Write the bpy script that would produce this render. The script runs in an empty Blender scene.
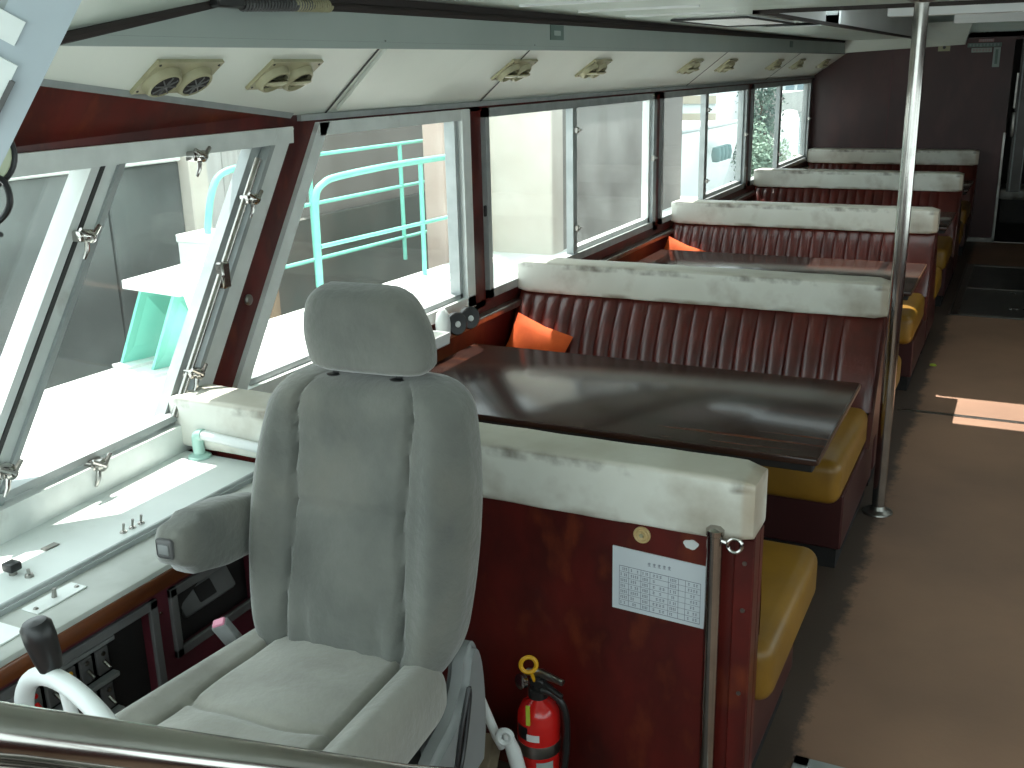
import bpy, bmesh, math, random
from mathutils import Vector, Matrix, Euler
random.seed(7)
C = bpy.context.scene.collection
PI = math.pi
sin, cos = math.sin, math.cos

# ------------------------------------------------------------------ materials
def mat(name, c, c2=None, rough=.5, metal=0, scale=6, stretch=(1,1,1), detail=5, lo=.35, hi=.65,
        bump=0, bscale=None, coat=0, sheen=0, spec=.5, c3=None, s3=2.0, t3=(.5,.7), emit=0, wave=None, trans=0):
    m = bpy.data.materials.new(name); m.use_nodes = True
    nt = m.node_tree; N = nt.nodes; L = nt.links
    b = N['Principled BSDF']
    b.inputs['Roughness'].default_value = rough
    b.inputs['Metallic'].default_value = metal
    b.inputs['Specular IOR Level'].default_value = spec
    b.inputs['Coat Weight'].default_value = coat
    b.inputs['Coat Roughness'].default_value = .12
    b.inputs['Sheen Weight'].default_value = sheen
    b.inputs['Base Color'].default_value = (*c, 1)
    tc = N.new('ShaderNodeTexCoord'); mp = N.new('ShaderNodeMapping'); mp.inputs['Scale'].default_value = stretch
    L.new(tc.outputs['Object'], mp.inputs['Vector'])
    def noise(sc, det=detail):
        n = N.new('ShaderNodeTexNoise'); n.inputs['Scale'].default_value = sc; n.inputs['Detail'].default_value = det
        L.new(mp.outputs['Vector'], n.inputs['Vector']); return n.outputs['Fac']
    if c2 is None:
        c2 = tuple(x*.85 for x in c)
    def mixc(fac, a, bcol, l, h):
        r = N.new('ShaderNodeMapRange'); r.inputs['From Min'].default_value = l; r.inputs['From Max'].default_value = h
        L.new(fac, r.inputs['Value'])
        mx = N.new('ShaderNodeMix'); mx.data_type = 'RGBA'
        L.new(r.outputs['Result'], mx.inputs['Factor'])
        if isinstance(a, tuple): mx.inputs['A'].default_value = (*a, 1)
        else: L.new(a, mx.inputs['A'])
        mx.inputs['B'].default_value = (*bcol, 1)
        return mx.outputs['Result']
    col = mixc(noise(scale), c, c2, lo, hi)
    if c3: col = mixc(noise(s3, 6), col, c3, t3[0], t3[1])
    L.new(col, b.inputs['Base Color'])
    if bump:
        bp = N.new('ShaderNodeBump'); bp.inputs['Strength'].default_value = bump; bp.inputs['Distance'].default_value = .01
        L.new(noise(bscale or scale*4, 3), bp.inputs['Height']); L.new(bp.outputs['Normal'], b.inputs['Normal'])
    if emit:
        b.inputs['Emission Color'].default_value = (*c, 1); b.inputs['Emission Strength'].default_value = emit
    return m

def glass_mat(name, haze=.05, tint=(1,1,1), nscale=3):
    m = bpy.data.materials.new(name); m.use_nodes = True
    nt = m.node_tree; N = nt.nodes; L = nt.links
    for n in list(N):
        if n.type != 'OUTPUT_MATERIAL': N.remove(n)
    out = [n for n in N if n.type == 'OUTPUT_MATERIAL'][0]
    t = N.new('ShaderNodeBsdfTransparent'); t.inputs['Color'].default_value = (*tint, 1)
    g = N.new('ShaderNodeBsdfGlossy'); g.inputs['Roughness'].default_value = .03
    d = N.new('ShaderNodeBsdfTranslucent'); d.inputs['Color'].default_value = (.85,.9,.88,1)
    m1 = N.new('ShaderNodeMixShader'); m1.inputs[0].default_value = .05
    L.new(t.outputs[0], m1.inputs[1]); L.new(g.outputs[0], m1.inputs[2])
    m2 = N.new('ShaderNodeMixShader')
    tc = N.new('ShaderNodeTexCoord'); no = N.new('ShaderNodeTexNoise'); no.inputs['Scale'].default_value = nscale; no.inputs['Detail'].default_value = 6
    L.new(tc.outputs['Object'], no.inputs['Vector'])
    r = N.new('ShaderNodeMapRange'); r.inputs['From Min'].default_value = .3; r.inputs['From Max'].default_value = .8
    r.inputs['To Min'].default_value = haze*.4; r.inputs['To Max'].default_value = haze*1.8
    L.new(no.outputs['Fac'], r.inputs['Value']); L.new(r.outputs['Result'], m2.inputs[0])
    L.new(m1.outputs[0], m2.inputs[1]); L.new(d.outputs[0], m2.inputs[2]); L.new(m2.outputs[0], out.inputs['Surface'])
    return m

M = {}
M['wood'] = mat('red_wood', (.115,.010,.007), (.045,.005,.004), rough=.38, scale=7, stretch=(1,1,.55), coat=.15, c3=(.20,.036,.012), s3=14, t3=(.56,.85))
M['wood_dark'] = mat('dark_maroon_panel', (.060,.012,.012), (.042,.009,.009), rough=.42, scale=3, stretch=(1,1,.4), c3=(.075,.02,.02), s3=5)
M['vinyl'] = mat('off_white_vinyl', (.76,.77,.71), (.67,.67,.60), rough=.42, scale=4, detail=8, bump=.25, bscale=9, c3=(.26,.20,.13), s3=3.2, t3=(.55,.80))
M['tuft'] = mat('maroon_vinyl', (.105,.014,.009), (.065,.009,.006), rough=.36, scale=9, bump=.15, bscale=30, coat=.2, spec=.55)
M['yellow'] = mat('mustard_vinyl', (.29,.145,.015), (.21,.105,.012), rough=.42, scale=5, bump=.1, bscale=12, c3=(.2,.1,.02), s3=3, t3=(.6,.9))
M['orange'] = mat('orange_cloth', (.80,.13,.02), (.7,.1,.015), rough=.8, scale=20)
M['black'] = mat('black_plastic', (.012,.012,.013), (.018,.018,.018), rough=.35)
M['blackmat'] = mat('black_matt', (.008,.007,.007), (.015,.012,.012), rough=.8)
M['velour'] = mat('grey_velour', (.165,.168,.150), (.098,.103,.093), rough=.95, sheen=.5, scale=5, detail=8, bump=.25, bscale=60, c3=(.20,.19,.155), s3=3.4, t3=(.55,.85))
M['velour_lit'] = mat('lit_grey_velour', (.33,.32,.28), (.22,.213,.185), rough=.95, sheen=.5, scale=4, detail=8, bump=.25, bscale=50, c3=(.16,.145,.12), s3=5, t3=(.58,.85))  # seat cushion copy of the grey velour, light on it put into the colour
M['seatplastic'] = mat('grey_moulded_plastic', (.24,.25,.25), (.20,.21,.21), rough=.5, scale=6)
M['table'] = mat('dark_wood_grain', (.045,.021,.016), (.022,.011,.010), rough=.17, spec=.38, scale=5, stretch=(.35,9,1), coat=.0, c3=(.17,.050,.022), s3=3.5, t3=(.57,.74))
M['tableedge'] = mat('brown_table_edge', (.10,.045,.02), (.07,.03,.015), rough=.4)
M['floor'] = mat('tan_floor', (.33,.19,.122), (.245,.143,.094), rough=.55, scale=1.6, detail=9, c3=(.09,.065,.05), s3=.9, t3=(.6,.82), bump=.05, bscale=60)
def add_band(m, axis, lo, hi, soft, col, nsc, n0, n1, amt):
    nt = m.node_tree; N = nt.nodes; L = nt.links; b = N['Principled BSDF']; old = b.inputs['Base Color'].links[0].from_socket
    tc = N.new('ShaderNodeTexCoord'); sp = N.new('ShaderNodeSeparateXYZ'); L.new(tc.outputs['Object'], sp.inputs[0])
    def mr(sock, a, c):
        r = N.new('ShaderNodeMapRange'); r.inputs['From Min'].default_value = a; r.inputs['From Max'].default_value = c; L.new(sock, r.inputs['Value']); return r.outputs[0]
    def mul(a, c):
        k = N.new('ShaderNodeMath'); k.operation = 'MULTIPLY'; L.new(a, k.inputs[0])
        if isinstance(c, float): k.inputs[1].default_value = c
        else: L.new(c, k.inputs[1])
        return k.outputs[0]
    f = mul(mr(sp.outputs[axis], lo-soft, lo), mr(sp.outputs[axis], hi+soft, hi))
    no = N.new('ShaderNodeTexNoise'); no.inputs['Scale'].default_value = nsc; no.inputs['Detail'].default_value = 7; L.new(tc.outputs['Object'], no.inputs['Vector'])
    f = mul(mul(f, mr(no.outputs['Fac'], n0, n1)), float(amt))
    mx = N.new('ShaderNodeMix'); mx.data_type = 'RGBA'; L.new(f, mx.inputs['Factor']); L.new(old, mx.inputs['A']); mx.inputs['B'].default_value = (*col, 1)
    L.new(mx.outputs['Result'], b.inputs['Base Color'])
add_band(M['vinyl'], 'Z', .944, 1.2, .006, (.46,.42,.34), 3, .25, .6, .75)
add_band(M['vinyl'], 'Z', .925, .942, .010, (.10,.07,.045), 7, .50, .66, .9)
add_band(M['vinyl'], 'Z', .0, .812, .012, (.20,.14,.09), 6, .42, .66, .7)
add_band(M['vinyl'], 'X', .835, 2.0, .01, (.45,.36,.26), 6, .35, .6, .6)
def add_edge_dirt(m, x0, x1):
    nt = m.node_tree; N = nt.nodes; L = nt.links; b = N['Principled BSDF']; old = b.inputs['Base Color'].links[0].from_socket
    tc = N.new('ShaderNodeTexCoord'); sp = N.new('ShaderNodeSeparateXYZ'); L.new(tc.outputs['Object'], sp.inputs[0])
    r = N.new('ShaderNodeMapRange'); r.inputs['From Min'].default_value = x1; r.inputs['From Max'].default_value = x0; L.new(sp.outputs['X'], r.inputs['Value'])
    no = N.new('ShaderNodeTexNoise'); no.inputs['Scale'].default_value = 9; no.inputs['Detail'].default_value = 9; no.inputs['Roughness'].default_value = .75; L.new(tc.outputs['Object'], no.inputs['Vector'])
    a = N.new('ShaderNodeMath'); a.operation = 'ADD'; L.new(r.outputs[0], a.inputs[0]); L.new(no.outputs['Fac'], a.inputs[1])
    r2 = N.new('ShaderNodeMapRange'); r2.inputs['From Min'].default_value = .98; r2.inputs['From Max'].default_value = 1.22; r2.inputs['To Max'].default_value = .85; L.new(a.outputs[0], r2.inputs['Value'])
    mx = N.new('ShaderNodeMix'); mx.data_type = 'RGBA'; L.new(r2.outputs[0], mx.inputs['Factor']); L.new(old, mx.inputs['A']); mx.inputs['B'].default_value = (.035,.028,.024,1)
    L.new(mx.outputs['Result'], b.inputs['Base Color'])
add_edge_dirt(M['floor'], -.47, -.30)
M['stain'] = mat('floor_grime', (.04,.03,.024), (.025,.02,.018), rough=.8, scale=9)
M['alu'] = mat('aluminium', (.42,.45,.45), (.34,.37,.37), rough=.45, metal=.35, scale=12)
M['alu_light'] = mat('pale_aluminium', (.80,.84,.82), (.70,.74,.72), rough=.42, metal=.15, scale=10, c3=(.38,.36,.32), s3=7, t3=(.62,.85))
M['rubber'] = mat('dark_gasket', (.05,.05,.05), rough=.7)
M['chrome'] = mat('chrome', (.50,.48,.45), (.38,.36,.34), rough=.16, metal=1, scale=12)
M['steel'] = mat('brushed_steel', (.35,.34,.32), (.25,.24,.22), rough=.32, metal=1, scale=14)
M['soffit'] = mat('pale_soffit_panel', (.74,.78,.71), (.69,.73,.66), rough=.45, scale=2, c3=(.50,.50,.42), s3=1.6, t3=(.66,.9))
M['band'] = mat('grey_green_band', (.37,.42,.395), (.33,.38,.355), rough=.5, scale=2)
M['ceil'] = mat('ceiling_paint', (.50,.58,.52), (.45,.52,.47), rough=.3, scale=1.5, c3=(.3,.33,.3), s3=2, t3=(.6,.8))
M['ceil_white'] = mat('white_ceiling_board', (.78,.80,.80), (.72,.74,.74), rough=.4, scale=2)
M['seam'] = mat('dark_seam', (.03,.022,.02), rough=.7)
M['cream'] = mat('aged_cream_plastic', (.40,.38,.24), (.33,.31,.19), rough=.45, scale=14)
M['console'] = mat('console_pale_lit_paint', (.74,.79,.77), (.66,.71,.69), rough=.35, scale=3, c3=(.35,.36,.34), s3=4, t3=(.62,.9))  # pale worktop colour raised to look overexposed by the sun
M['console_low'] = mat('console_grey_paint', (.50,.52,.49), (.40,.42,.39), rough=.45, scale=8, c3=(.24,.23,.2), s3=6, t3=(.6,.9))
M['trimwood'] = mat('orange_brown_varnish', (.17,.048,.012), (.06,.018,.007), rough=.3, scale=5, stretch=(1,.5,3), coat=.4)
M['maroonpaint'] = mat('maroon_paint', (.10,.016,.026), (.065,.010,.017), rough=.45, scale=9)
M['greyframe'] = mat('grey_bezel', (.13,.13,.13), (.09,.09,.09), rough=.55, scale=9)
M['white'] = mat('white_enamel', (.72,.75,.74), (.66,.69,.68), rough=.3)
M['whitepaper'] = mat('laminated_paper', (.66,.71,.75), (.62,.67,.71), rough=.3, scale=2)
M['ink'] = mat('grey_ink', (.20,.23,.29), rough=.6)
M['red'] = mat('red_gloss_paint', (.62,.012,.010), (.55,.01,.008), rough=.25, coat=.4)
M['yellowpl'] = mat('yellow_plastic', (.80,.42,.01), rough=.4)
M['lime'] = mat('lime_tag', (.50,.62,.05), rough=.5)
M['pink'] = mat('pink_button', (.75,.28,.40), rough=.4)
M['card'] = mat('brown_cardboard', (.20,.155,.10), (.15,.115,.075), rough=.85, scale=5)
M['brass'] = mat('cream_brass', (.62,.46,.22), (.5,.36,.16), rough=.45, scale=20)
M['hatch'] = mat('grey_metal_plate', (.10,.095,.09), (.07,.066,.06), rough=.35, metal=.4, scale=4)
M['mint'] = mat('mint_green_paint', (.22,.68,.55), (.18,.60,.48), rough=.45, scale=5)
M['mint_pale'] = mat('faded_mint_paint', (.42,.66,.58), (.36,.58,.52), rough=.5, scale=6)
M['pontoon'] = mat('white_concrete', (.80,.83,.80), (.72,.75,.72), rough=.8, scale=1.3)
M['whitebox'] = mat('white_painted_steel', (.82,.84,.82), (.76,.78,.76), rough=.5, scale=3)
M['quay'] = mat('wet_grey_concrete', (.20,.22,.215), (.12,.135,.13), rough=.8, scale=1.1, detail=9, c3=(.05,.056,.055), s3=1.0, t3=(.46,.75), bump=.2, bscale=12)
add_band(M['quay'], 'Z', -2, 1.35, .55, (.035,.042,.04), 1.5, .2, .55, .85)
M['quay2'] = mat('streaked_concrete', (.27,.255,.235), (.20,.19,.175), rough=.85, scale=.9, stretch=(1,1,.35), detail=9, c3=(.17,.155,.135), s3=1.6, t3=(.52,.8))
M['quaylow'] = mat('algae_stained_concrete', (.06,.075,.062), (.09,.09,.075), rough=.7, scale=1.3, detail=8, c3=(.13,.11,.085), s3=1.4, t3=(.5,.8))
M['pale_pile'] = mat('pale_pile_concrete', (.66,.62,.55), (.58,.53,.46), rough=.85, scale=2.2, detail=8, c3=(.45,.36,.27), s3=2, t3=(.62,.85))
M['pink_pile'] = mat('pinkish_pile_paint', (.62,.48,.42), (.55,.41,.35), rough=.8, scale=2.5)
M['rust_pile'] = mat('rusty_timber', (.38,.26,.17), (.22,.15,.10), rough=.9, scale=5)
M['fence'] = mat('bleached_boards', (.62,.62,.60), (.5,.49,.47), rough=.8, scale=3, stretch=(1,4,.3))
M['hull'] = mat('white_hull', (.85,.88,.87), (.8,.83,.82), rough=.35, scale=1)
M['tyre'] = mat('teal_fender', (.12,.22,.22), (.08,.16,.16), rough=.7)
M['stone'] = mat('beige_cladding', (.55,.48,.38), (.48,.42,.33), rough=.8, scale=1)
M['building'] = mat('white_rendered_wall', (.75,.80,.80), (.7,.75,.75), rough=.7, scale=1)
M['bluepane'] = mat('grey_blue_glazing', (.20,.28,.32), (.26,.34,.37), rough=.25, scale=2)
M['leaf'] = mat('grey_green_leaves', (.10,.16,.12), (.05,.085,.075), rough=.8, scale=3)
M['leaf2'] = mat('pale_green_leaves', (.24,.33,.25), (.16,.24,.18), rough=.8, scale=3)
M['trunk'] = mat('tree_bark', (.12,.09,.07), rough=.9)
M['water'] = mat('harbour_water', (.03,.06,.055), (.05,.085,.08), rough=.12, scale=3, bump=.4, bscale=5)
M['ground'] = mat('pale_quay_ground', (.45,.45,.42), (.38,.38,.36), rough=.9, scale=.8)
M['tan'] = mat('buff_tarpaulin', (.62,.42,.32), (.5,.33,.25), rough=.8)
M['darkint'] = mat('dark_cabin_lining', (.05,.045,.04), (.035,.03,.028), rough=.6)
M['signteal'] = mat('grey_green_sign', (.14,.20,.18), rough=.5)
M['signpale'] = mat('pale_sign', (.36,.42,.40), (.32,.38,.36), rough=.5)
M['signred'] = mat('pale_red_sign', (.42,.20,.20), rough=.5)
M['glass'] = glass_mat('window_glass', .010)
M['glass_dirty'] = glass_mat('hazy_window_glass', .035)
M['pillar'] = mat('pale_blue_grey_paint', (.44,.50,.54), (.39,.45,.49), rough=.35, scale=4)
M['lens'] = mat('pale_yellow_lens', (.55,.60,.40), (.45,.5,.33), rough=.2)

# ------------------------------------------------------------------ mesh builder
class B:
    def __init__(s): s.bm = bmesh.new()
    def _new(s, fn):
        before = set(s.bm.verts); fn(); return [v for v in s.bm.verts if v not in before]
    def box(s, x0, x1, y0, y1, z0, z1, bev=0, seg=2, mtx=None):
        r = bmesh.ops.create_cube(s.bm, size=1)
        vs = r['verts']
        for v in vs:
            v.co = Vector(((x0+x1)/2 + v.co.x*(x1-x0), (y0+y1)/2 + v.co.y*(y1-y0), (z0+z1)/2 + v.co.z*(z1-z0)))
        if bev:
            es = list({e for v in vs for e in v.link_edges})
            before = set(s.bm.verts) - set(vs)
            bmesh.ops.bevel(s.bm, geom=es, offset=bev, segments=seg, profile=.5, affect='EDGES')
            vs = [v for v in s.bm.verts if v not in before]
        if mtx is not None:
            for v in vs: v.co = mtx @ v.co
        return s
    def hexa(s, p):   # 8 points: bottom 4, top 4
        v = [s.bm.verts.new(q) for q in p]
        for f in ((0,3,2,1),(4,5,6,7),(0,1,5,4),(1,2,6,5),(2,3,7,6),(3,0,4,7)):
            s.bm.faces.new([v[i] for i in f])
        return s
    def prism(s, poly, t):   # poly 3d points, t vector
        t = Vector(t); n = len(poly)
        a = [s.bm.verts.new(Vector(p)) for p in poly]; b = [s.bm.verts.new(Vector(p)+t) for p in poly]
        s.bm.faces.new(a[::-1]); s.bm.faces.new(b)
        for i in range(n): s.bm.faces.new((a[i], a[(i+1)%n], b[(i+1)%n], b[i]))
        return s
    def loft(s, rings, caps=True, closed=True):
        R = [[s.bm.verts.new(Vector(p)) for p in r] for r in rings]
        n = len(R[0])
        for a, b in zip(R, R[1:]):
            for i in range(n if closed else n-1):
                s.bm.faces.new((a[i], a[(i+1)%n], b[(i+1)%n], b[i]))
        if caps and closed:
            s.bm.faces.new(R[0][::-1]); s.bm.faces.new(R[-1])
        return s
    def tube(s, pts, r, seg=12, smooth=0):
        pts = [Vector(p) for p in pts]
        if smooth: pts = catmull(pts, smooth)
        rings = []; up = None
        for i, p in enumerate(pts):
            t = (pts[min(i+1, len(pts)-1)] - pts[max(i-1, 0)]).normalized()
            if up is None: up = t.orthogonal().normalized()
            up = (up - t*up.dot(t)).normalized(); w = t.cross(up)
            rr = r[i] if isinstance(r, (list, tuple)) else r
            rings.append([p + up*rr*cos(2*PI*k/seg) + w*rr*sin(2*PI*k/seg) for k in range(seg)])
        return s.loft(rings)
    def lathe(s, prof, o=(0,0,0), axis=(0,0,1), seg=24):
        ax = Vector(axis).normalized(); u = ax.orthogonal().normalized(); w = ax.cross(u); o = Vector(o)
        rings = [[o + ax*h + (u*cos(2*PI*k/seg) + w*sin(2*PI*k/seg))*max(r, 1e-4) for k in range(seg)] for r, h in prof]
        return s.loft(rings)
    def torus(s, o, axis, R, r, seg=40, rs=12, a0=0, a1=2*PI, u=None):
        ax = Vector(axis).normalized(); u = Vector(u) if u else ax.orthogonal().normalized(); w = ax.cross(u); o = Vector(o)
        full = abs(a1-a0) > 6.28; rings = []
        for i in range(seg + (0 if full else 1)):
            a = a0 + (a1-a0)*i/seg; d = u*cos(a) + w*sin(a)
            rings.append([s.bm.verts.new(o + d*(R + r*cos(2*PI*k/rs)) + ax*r*sin(2*PI*k/rs)) for k in range(rs)])
        m = len(rings)
        for i in range(m if full else m-1):
            a, b = rings[i], rings[(i+1) % m]
            for k in range(rs): s.bm.faces.new((a[k], a[(k+1)%rs], b[(k+1)%rs], b[k]))
        return s
    def grid(s, fn, nu, nv):
        V = [[s.bm.verts.new(Vector(fn(i/nu, j/nv))) for i in range(nu+1)] for j in range(nv+1)]
        for j in range(nv):
            for i in range(nu): s.bm.faces.new((V[j][i], V[j][i+1], V[j+1][i+1], V[j+1][i]))
        return s

def catmull(P, n):
    out = []
    for i in range(len(P)-1):
        p0 = P[max(i-1,0)]; p1 = P[i]; p2 = P[i+1]; p3 = P[min(i+2, len(P)-1)]
        for k in range(n):
            t = k/n
            out.append(.5*((2*p1)+(p2-p0)*t+(2*p0-5*p1+4*p2-p3)*t*t+(3*p1-p0-3*p2+p3)*t**3))
    return out + [P[-1]]

def obj(name, b, m, parent=None, smooth=True, local=False, angle=40):
    bm = b.bm
    bmesh.ops.recalc_face_normals(bm, faces=bm.faces)
    off = Vector((0,0,0))
    if parent is not None and not local:
        r = parent
        while r.parent: r = r.parent
        off = Vector(r.location)
    me = bpy.data.meshes.new(name)
    for v in bm.verts: v.co -= off
    for f in bm.faces: f.smooth = smooth
    if smooth:
        for e in bm.edges:
            if len(e.link_faces) == 2 and e.calc_face_angle(0) > math.radians(angle): e.smooth = False
    bm.to_mesh(me); bm.free()
    o = bpy.data.objects.new(name, me); C.objects.link(o)
    me.materials.append(M[m] if isinstance(m, str) else m)
    if parent is not None: o.parent = parent
    return o

def tag(o, label=None, cat=None, group=None, kind=None):
    if label: o['label'] = label
    if cat: o['category'] = cat
    if group: o['group'] = group
    if kind: o['kind'] = kind
    return o
def base(o):      # move a single-mesh thing's origin to its base
    vs = [v.co for v in o.data.vertices]
    c = Vector(((min(v.x for v in vs)+max(v.x for v in vs))/2, (min(v.y for v in vs)+max(v.y for v in vs))/2, min(v.z for v in vs)))
    for v in o.data.vertices: v.co -= c
    o.location = c
    return o
def single(name, b, m, label, cat, group=None, smooth=True):
    return tag(base(obj(name, b, m, None, smooth)), label, cat, group)
def thing(name, label, cat, loc, rotz=0, group=None):
    o = bpy.data.objects.new(name, None); C.objects.link(o); o.empty_display_size = .1
    o.location = loc; o.rotation_euler = (0,0,rotz)
    return tag(o, label, cat, group)
def struct(name, b, m, parent=None, smooth=False):
    o = obj(name, b, m, parent, smooth)
    if parent is None: o['kind'] = 'structure'
    return o
def dup(root, loc=None, rotz=None, label=None, group=None):
    r = root.copy(); C.objects.link(r)
    if loc is not None: r.location = loc
    if rotz is not None: r.rotation_euler = (0,0,rotz)
    if label: r['label'] = label
    if group: r['group'] = group
    for ch in list(root.children):
        c = ch.copy(); C.objects.link(c); c.parent = r
        for g in list(ch.children):
            d = g.copy(); C.objects.link(d); d.parent = c
    return r

# ------------------------------------------------------------------ camera (f 1033 px in a 1024 wide frame)
cam = bpy.data.cameras.new('camera'); co = bpy.data.objects.new('camera', cam); C.objects.link(co)
cam.sensor_width = 36; cam.lens = 36*1033.186/1024; cam.clip_start = .05; cam.clip_end = 500
rot = Matrix.Rotation(.461, 3, 'Z') @ Matrix.Rotation(-.294, 3, 'X') @ Matrix.Rotation(.023, 3, 'Y') @ Matrix.Rotation(PI/2, 3, 'X')
co.matrix_world = Matrix.Translation((0,0,1.828)) @ rot.to_4x4()
bpy.context.scene.camera = co

# ------------------------------------------------------------------ the hull side: straight aft, turning inboard at the helm
XW = -2.19
def WX(y, z): return max(XW, XW - .068*(y-2.35) + .0464*(z-.881)) if y < 3.2 else XW
def side(b, poly, o0, o1):      # slab over a (y,z) polygon, between offsets o0..o1 inboard of the wall face
    a = [b.bm.verts.new((WX(y,z)+o0, y, z)) for y, z in poly]; c = [b.bm.verts.new((WX(y,z)+o1, y, z)) for y, z in poly]
    n = len(poly); b.bm.faces.new(a); b.bm.faces.new(c[::-1])
    for i in range(n): b.bm.faces.new((a[i], c[i], c[(i+1)%n], a[(i+1)%n]))
    return b
def bar(b, p, q, w, o0, o1):    # straight bar on the wall, w wide, centred on the segment p-q
    d = Vector((q[0]-p[0], q[1]-p[1])).normalized(); n = Vector((-d.y, d.x))*w/2
    return side(b, [(p[0]-n.x,p[1]-n.y),(q[0]-n.x,q[1]-n.y),(q[0]+n.x,q[1]+n.y),(p[0]+n.x,p[1]+n.y)], o0, o1)
def rbar(b, y0, z0, z1, w, o0, o1):   # raked bar with level ends
    return side(b, [(rake(z0,y0-w/2),z0),(rake(z0,y0+w/2),z0),(rake(z1,y0+w/2),z1),(rake(z1,y0-w/2),z1)], o0, o1)
def rake(z, y0): return y0 + (z-.881)*.682       # raked line through (y0, .881)

# floor, ceiling
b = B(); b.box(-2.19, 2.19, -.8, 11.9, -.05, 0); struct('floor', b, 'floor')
b = B()
ZC = 2.06
for x0,x1,y0,y1 in ((-1.86,1.9,2.14,4.74),(-1.86,-1.12,4.74,6.3),(-1.86,-1.56,6.3,6.8),(-1.86,-1.12,6.8,11.9)):
    b.box(x0,x1,y0,y1,ZC-.004,ZC+.05)
for x0,x1,y0,y1 in ((-1.12,1.9,4.74,6.3),(.62,1.9,6.3,6.8),(-1.12,1.9,6.8,11.96)):      # raised middle of the ceiling
    b.box(x0,x1,y0,y1,2.30,2.34)
b.box(1.88,1.92,4.74,11.9,2.05,2.30); b.box(-1.12,1.9,11.9,11.96,2.05,2.30)
b.box(-1.30,1.9,-.8,2.14,ZC-.004,ZC+.05)
b.hexa([(-1.86,2.14,2.012),(-1.30,2.14,ZC-.004),(-1.30,.9,ZC-.004),(-1.86,.9,1.80),(-1.86,2.14,2.11),(-1.30,2.14,2.11),(-1.30,.9,2.11),(-1.86,.9,1.90)])
struct('ceiling', b, 'ceil')
b = B(); b.box(-1.13,-1.11,4.74,6.3,2.05,2.30); b.box(-1.13,-1.11,6.8,11.9,2.05,2.30); b.box(-1.13,1.9,4.72,4.74,2.05,2.30); struct('trim_8', b, 'ceil_white')
b = B(); b.box(-1.137,-1.108,4.70,11.75,2.040,2.056); b.box(-1.137,1.9,4.70,4.725,2.040,2.056); struct('trim_9', b, 'seam')
# roof skin over everything outboard of the flat ceiling so no daylight leaks in
b = B(); b.box(-2.26, -1.86, .9, 11.96, 2.10, 2.13); struct('trim_1', b, 'ceil')
b = B()
for a in ((-1.58,-1.56,6.28,6.82),(-1.58,-1.12,6.28,6.30),(-1.58,-1.12,6.80,6.82)): b.box(*a, ZC-.006, ZC+.08)
for a in ((.60,.62,6.28,6.82),(-1.12,.62,6.28,6.30),(-1.12,.62,6.80,6.82)): b.box(*a, 2.294, 2.38)
w = struct('window_6', b, 'alu'); b = B(); b.box(-1.56,-1.12,6.3,6.8,ZC+.06,ZC+.066); b.box(-1.12,.60,6.3,6.8,2.36,2.366); b.box(-1.124,-1.118,6.3,6.8,ZC+.066,2.36); obj('glass_pane', b, 'glass', w, False)

# band and its dark slot, sloping soffit
b = B(); b.prism([(-1.86,11.9,1.93),(-1.86,1.55,1.90),(-1.86,1.68,1.915),(-1.86,2.14,2.0),(-1.86,2.7,2.008),(-1.86,11.9,2.035)], (-.02,0,0))
struct('trim_2', b, 'band')
b = B(); b.tube([(-1.862,1.2,1.83),(-1.862,1.68,1.921),(-1.862,2.14,2.008),(-1.862,2.7,2.018),(-1.862,5,2.026),(-1.862,11.88,2.046)], .013, 8)
b.box(-1.90,-1.865,2.14,11.9,2.0,2.07)
struct('trim_3', b, 'seam', smooth=True)
b = B()
b.hexa([(-2.25,.9,1.66),(-2.25,11.9,1.66),(-1.86,11.9,1.93),(-1.86,.9,1.93),(-2.27,.9,1.69),(-2.27,11.9,1.69),(-1.88,11.9,1.96),(-1.88,.9,1.96)])
struct('trim_4', b, 'soffit')
def SO(y, t, o=0):   # point on the soffit: t 0 at the wall, 1 at the band; o out of its face
    return Vector((-2.19+.33*t + .57*o, y, 1.70+.23*t - .82*o))
b = B()
for ya, yb in ((3.0,2.90),(4.14,4.02),(7.2,7.1),(9.6,9.5)):   # joints between soffit boards
    b.prism([SO(ya,0,.001),SO(ya+.008,0,.001),SO(yb+.008,1,.001),SO(yb,1,.001)], (.001,0,-.002))
b.tube([SO(1.3,.985,.002), SO(11.88,.985,.002)], .004, 6)
struct('trim_5', b, 'rubber')
b = B()   # screw-fixed edge strip at the foot of the soffit
b.prism([(-2.19,2.85,1.685),(-2.19,11.88,1.685),(-2.19,11.88,1.705),(-2.19,2.85,1.705)], (.022,0,0)); struct('trim_6', b, 'alu')
b = B()
b.prism([SO(3.03,.10,.002),SO(3.62,.10,.002),SO(3.56,.97,.002),SO(2.93,.97,.002)], Vector((.57,0,-.82))*.012)
single('access_panel', b, 'soffit', 'pale removable soffit board hanging slightly open above the foremost side window', 'panel', smooth=False)

# cross soffit on the rear bulkhead
b = B(); b.prism([(-1.86,11.78,1.935),(-.70,11.78,1.985),(-.64,11.72,2.21),(-1.10,11.72,2.20),(-1.12,11.72,2.056),(-1.86,11.72,2.056)], (0,.115,0)); struct('trim_7', b, 'soffit')
b = B(); b.box(-.62,1.9,5.0,5.12,2.02,2.30); b.box(-.62,1.9,8.9,9.0,2.10,2.30); struct('trim_10', b, 'ceil_white')
b = B()
for i in range(3): b.box(-1.7, -1.2, 3.55+i*.55, 3.57+i*.55, 2.048, 2.056)
b.box(-1.62,-1.25,5.1,6.1,2.046,2.056,.003,1)
struct('trim_11', b, 'ceil_white')
b = B(); b.tube([(-1.62,5.08,2.045),(-1.25,5.08,2.045),(-1.25,6.12,2.045),(-1.62,6.12,2.045),(-1.62,5.08,2.045)], .006, 6); struct('trim_12', b, 'rubber')

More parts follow.
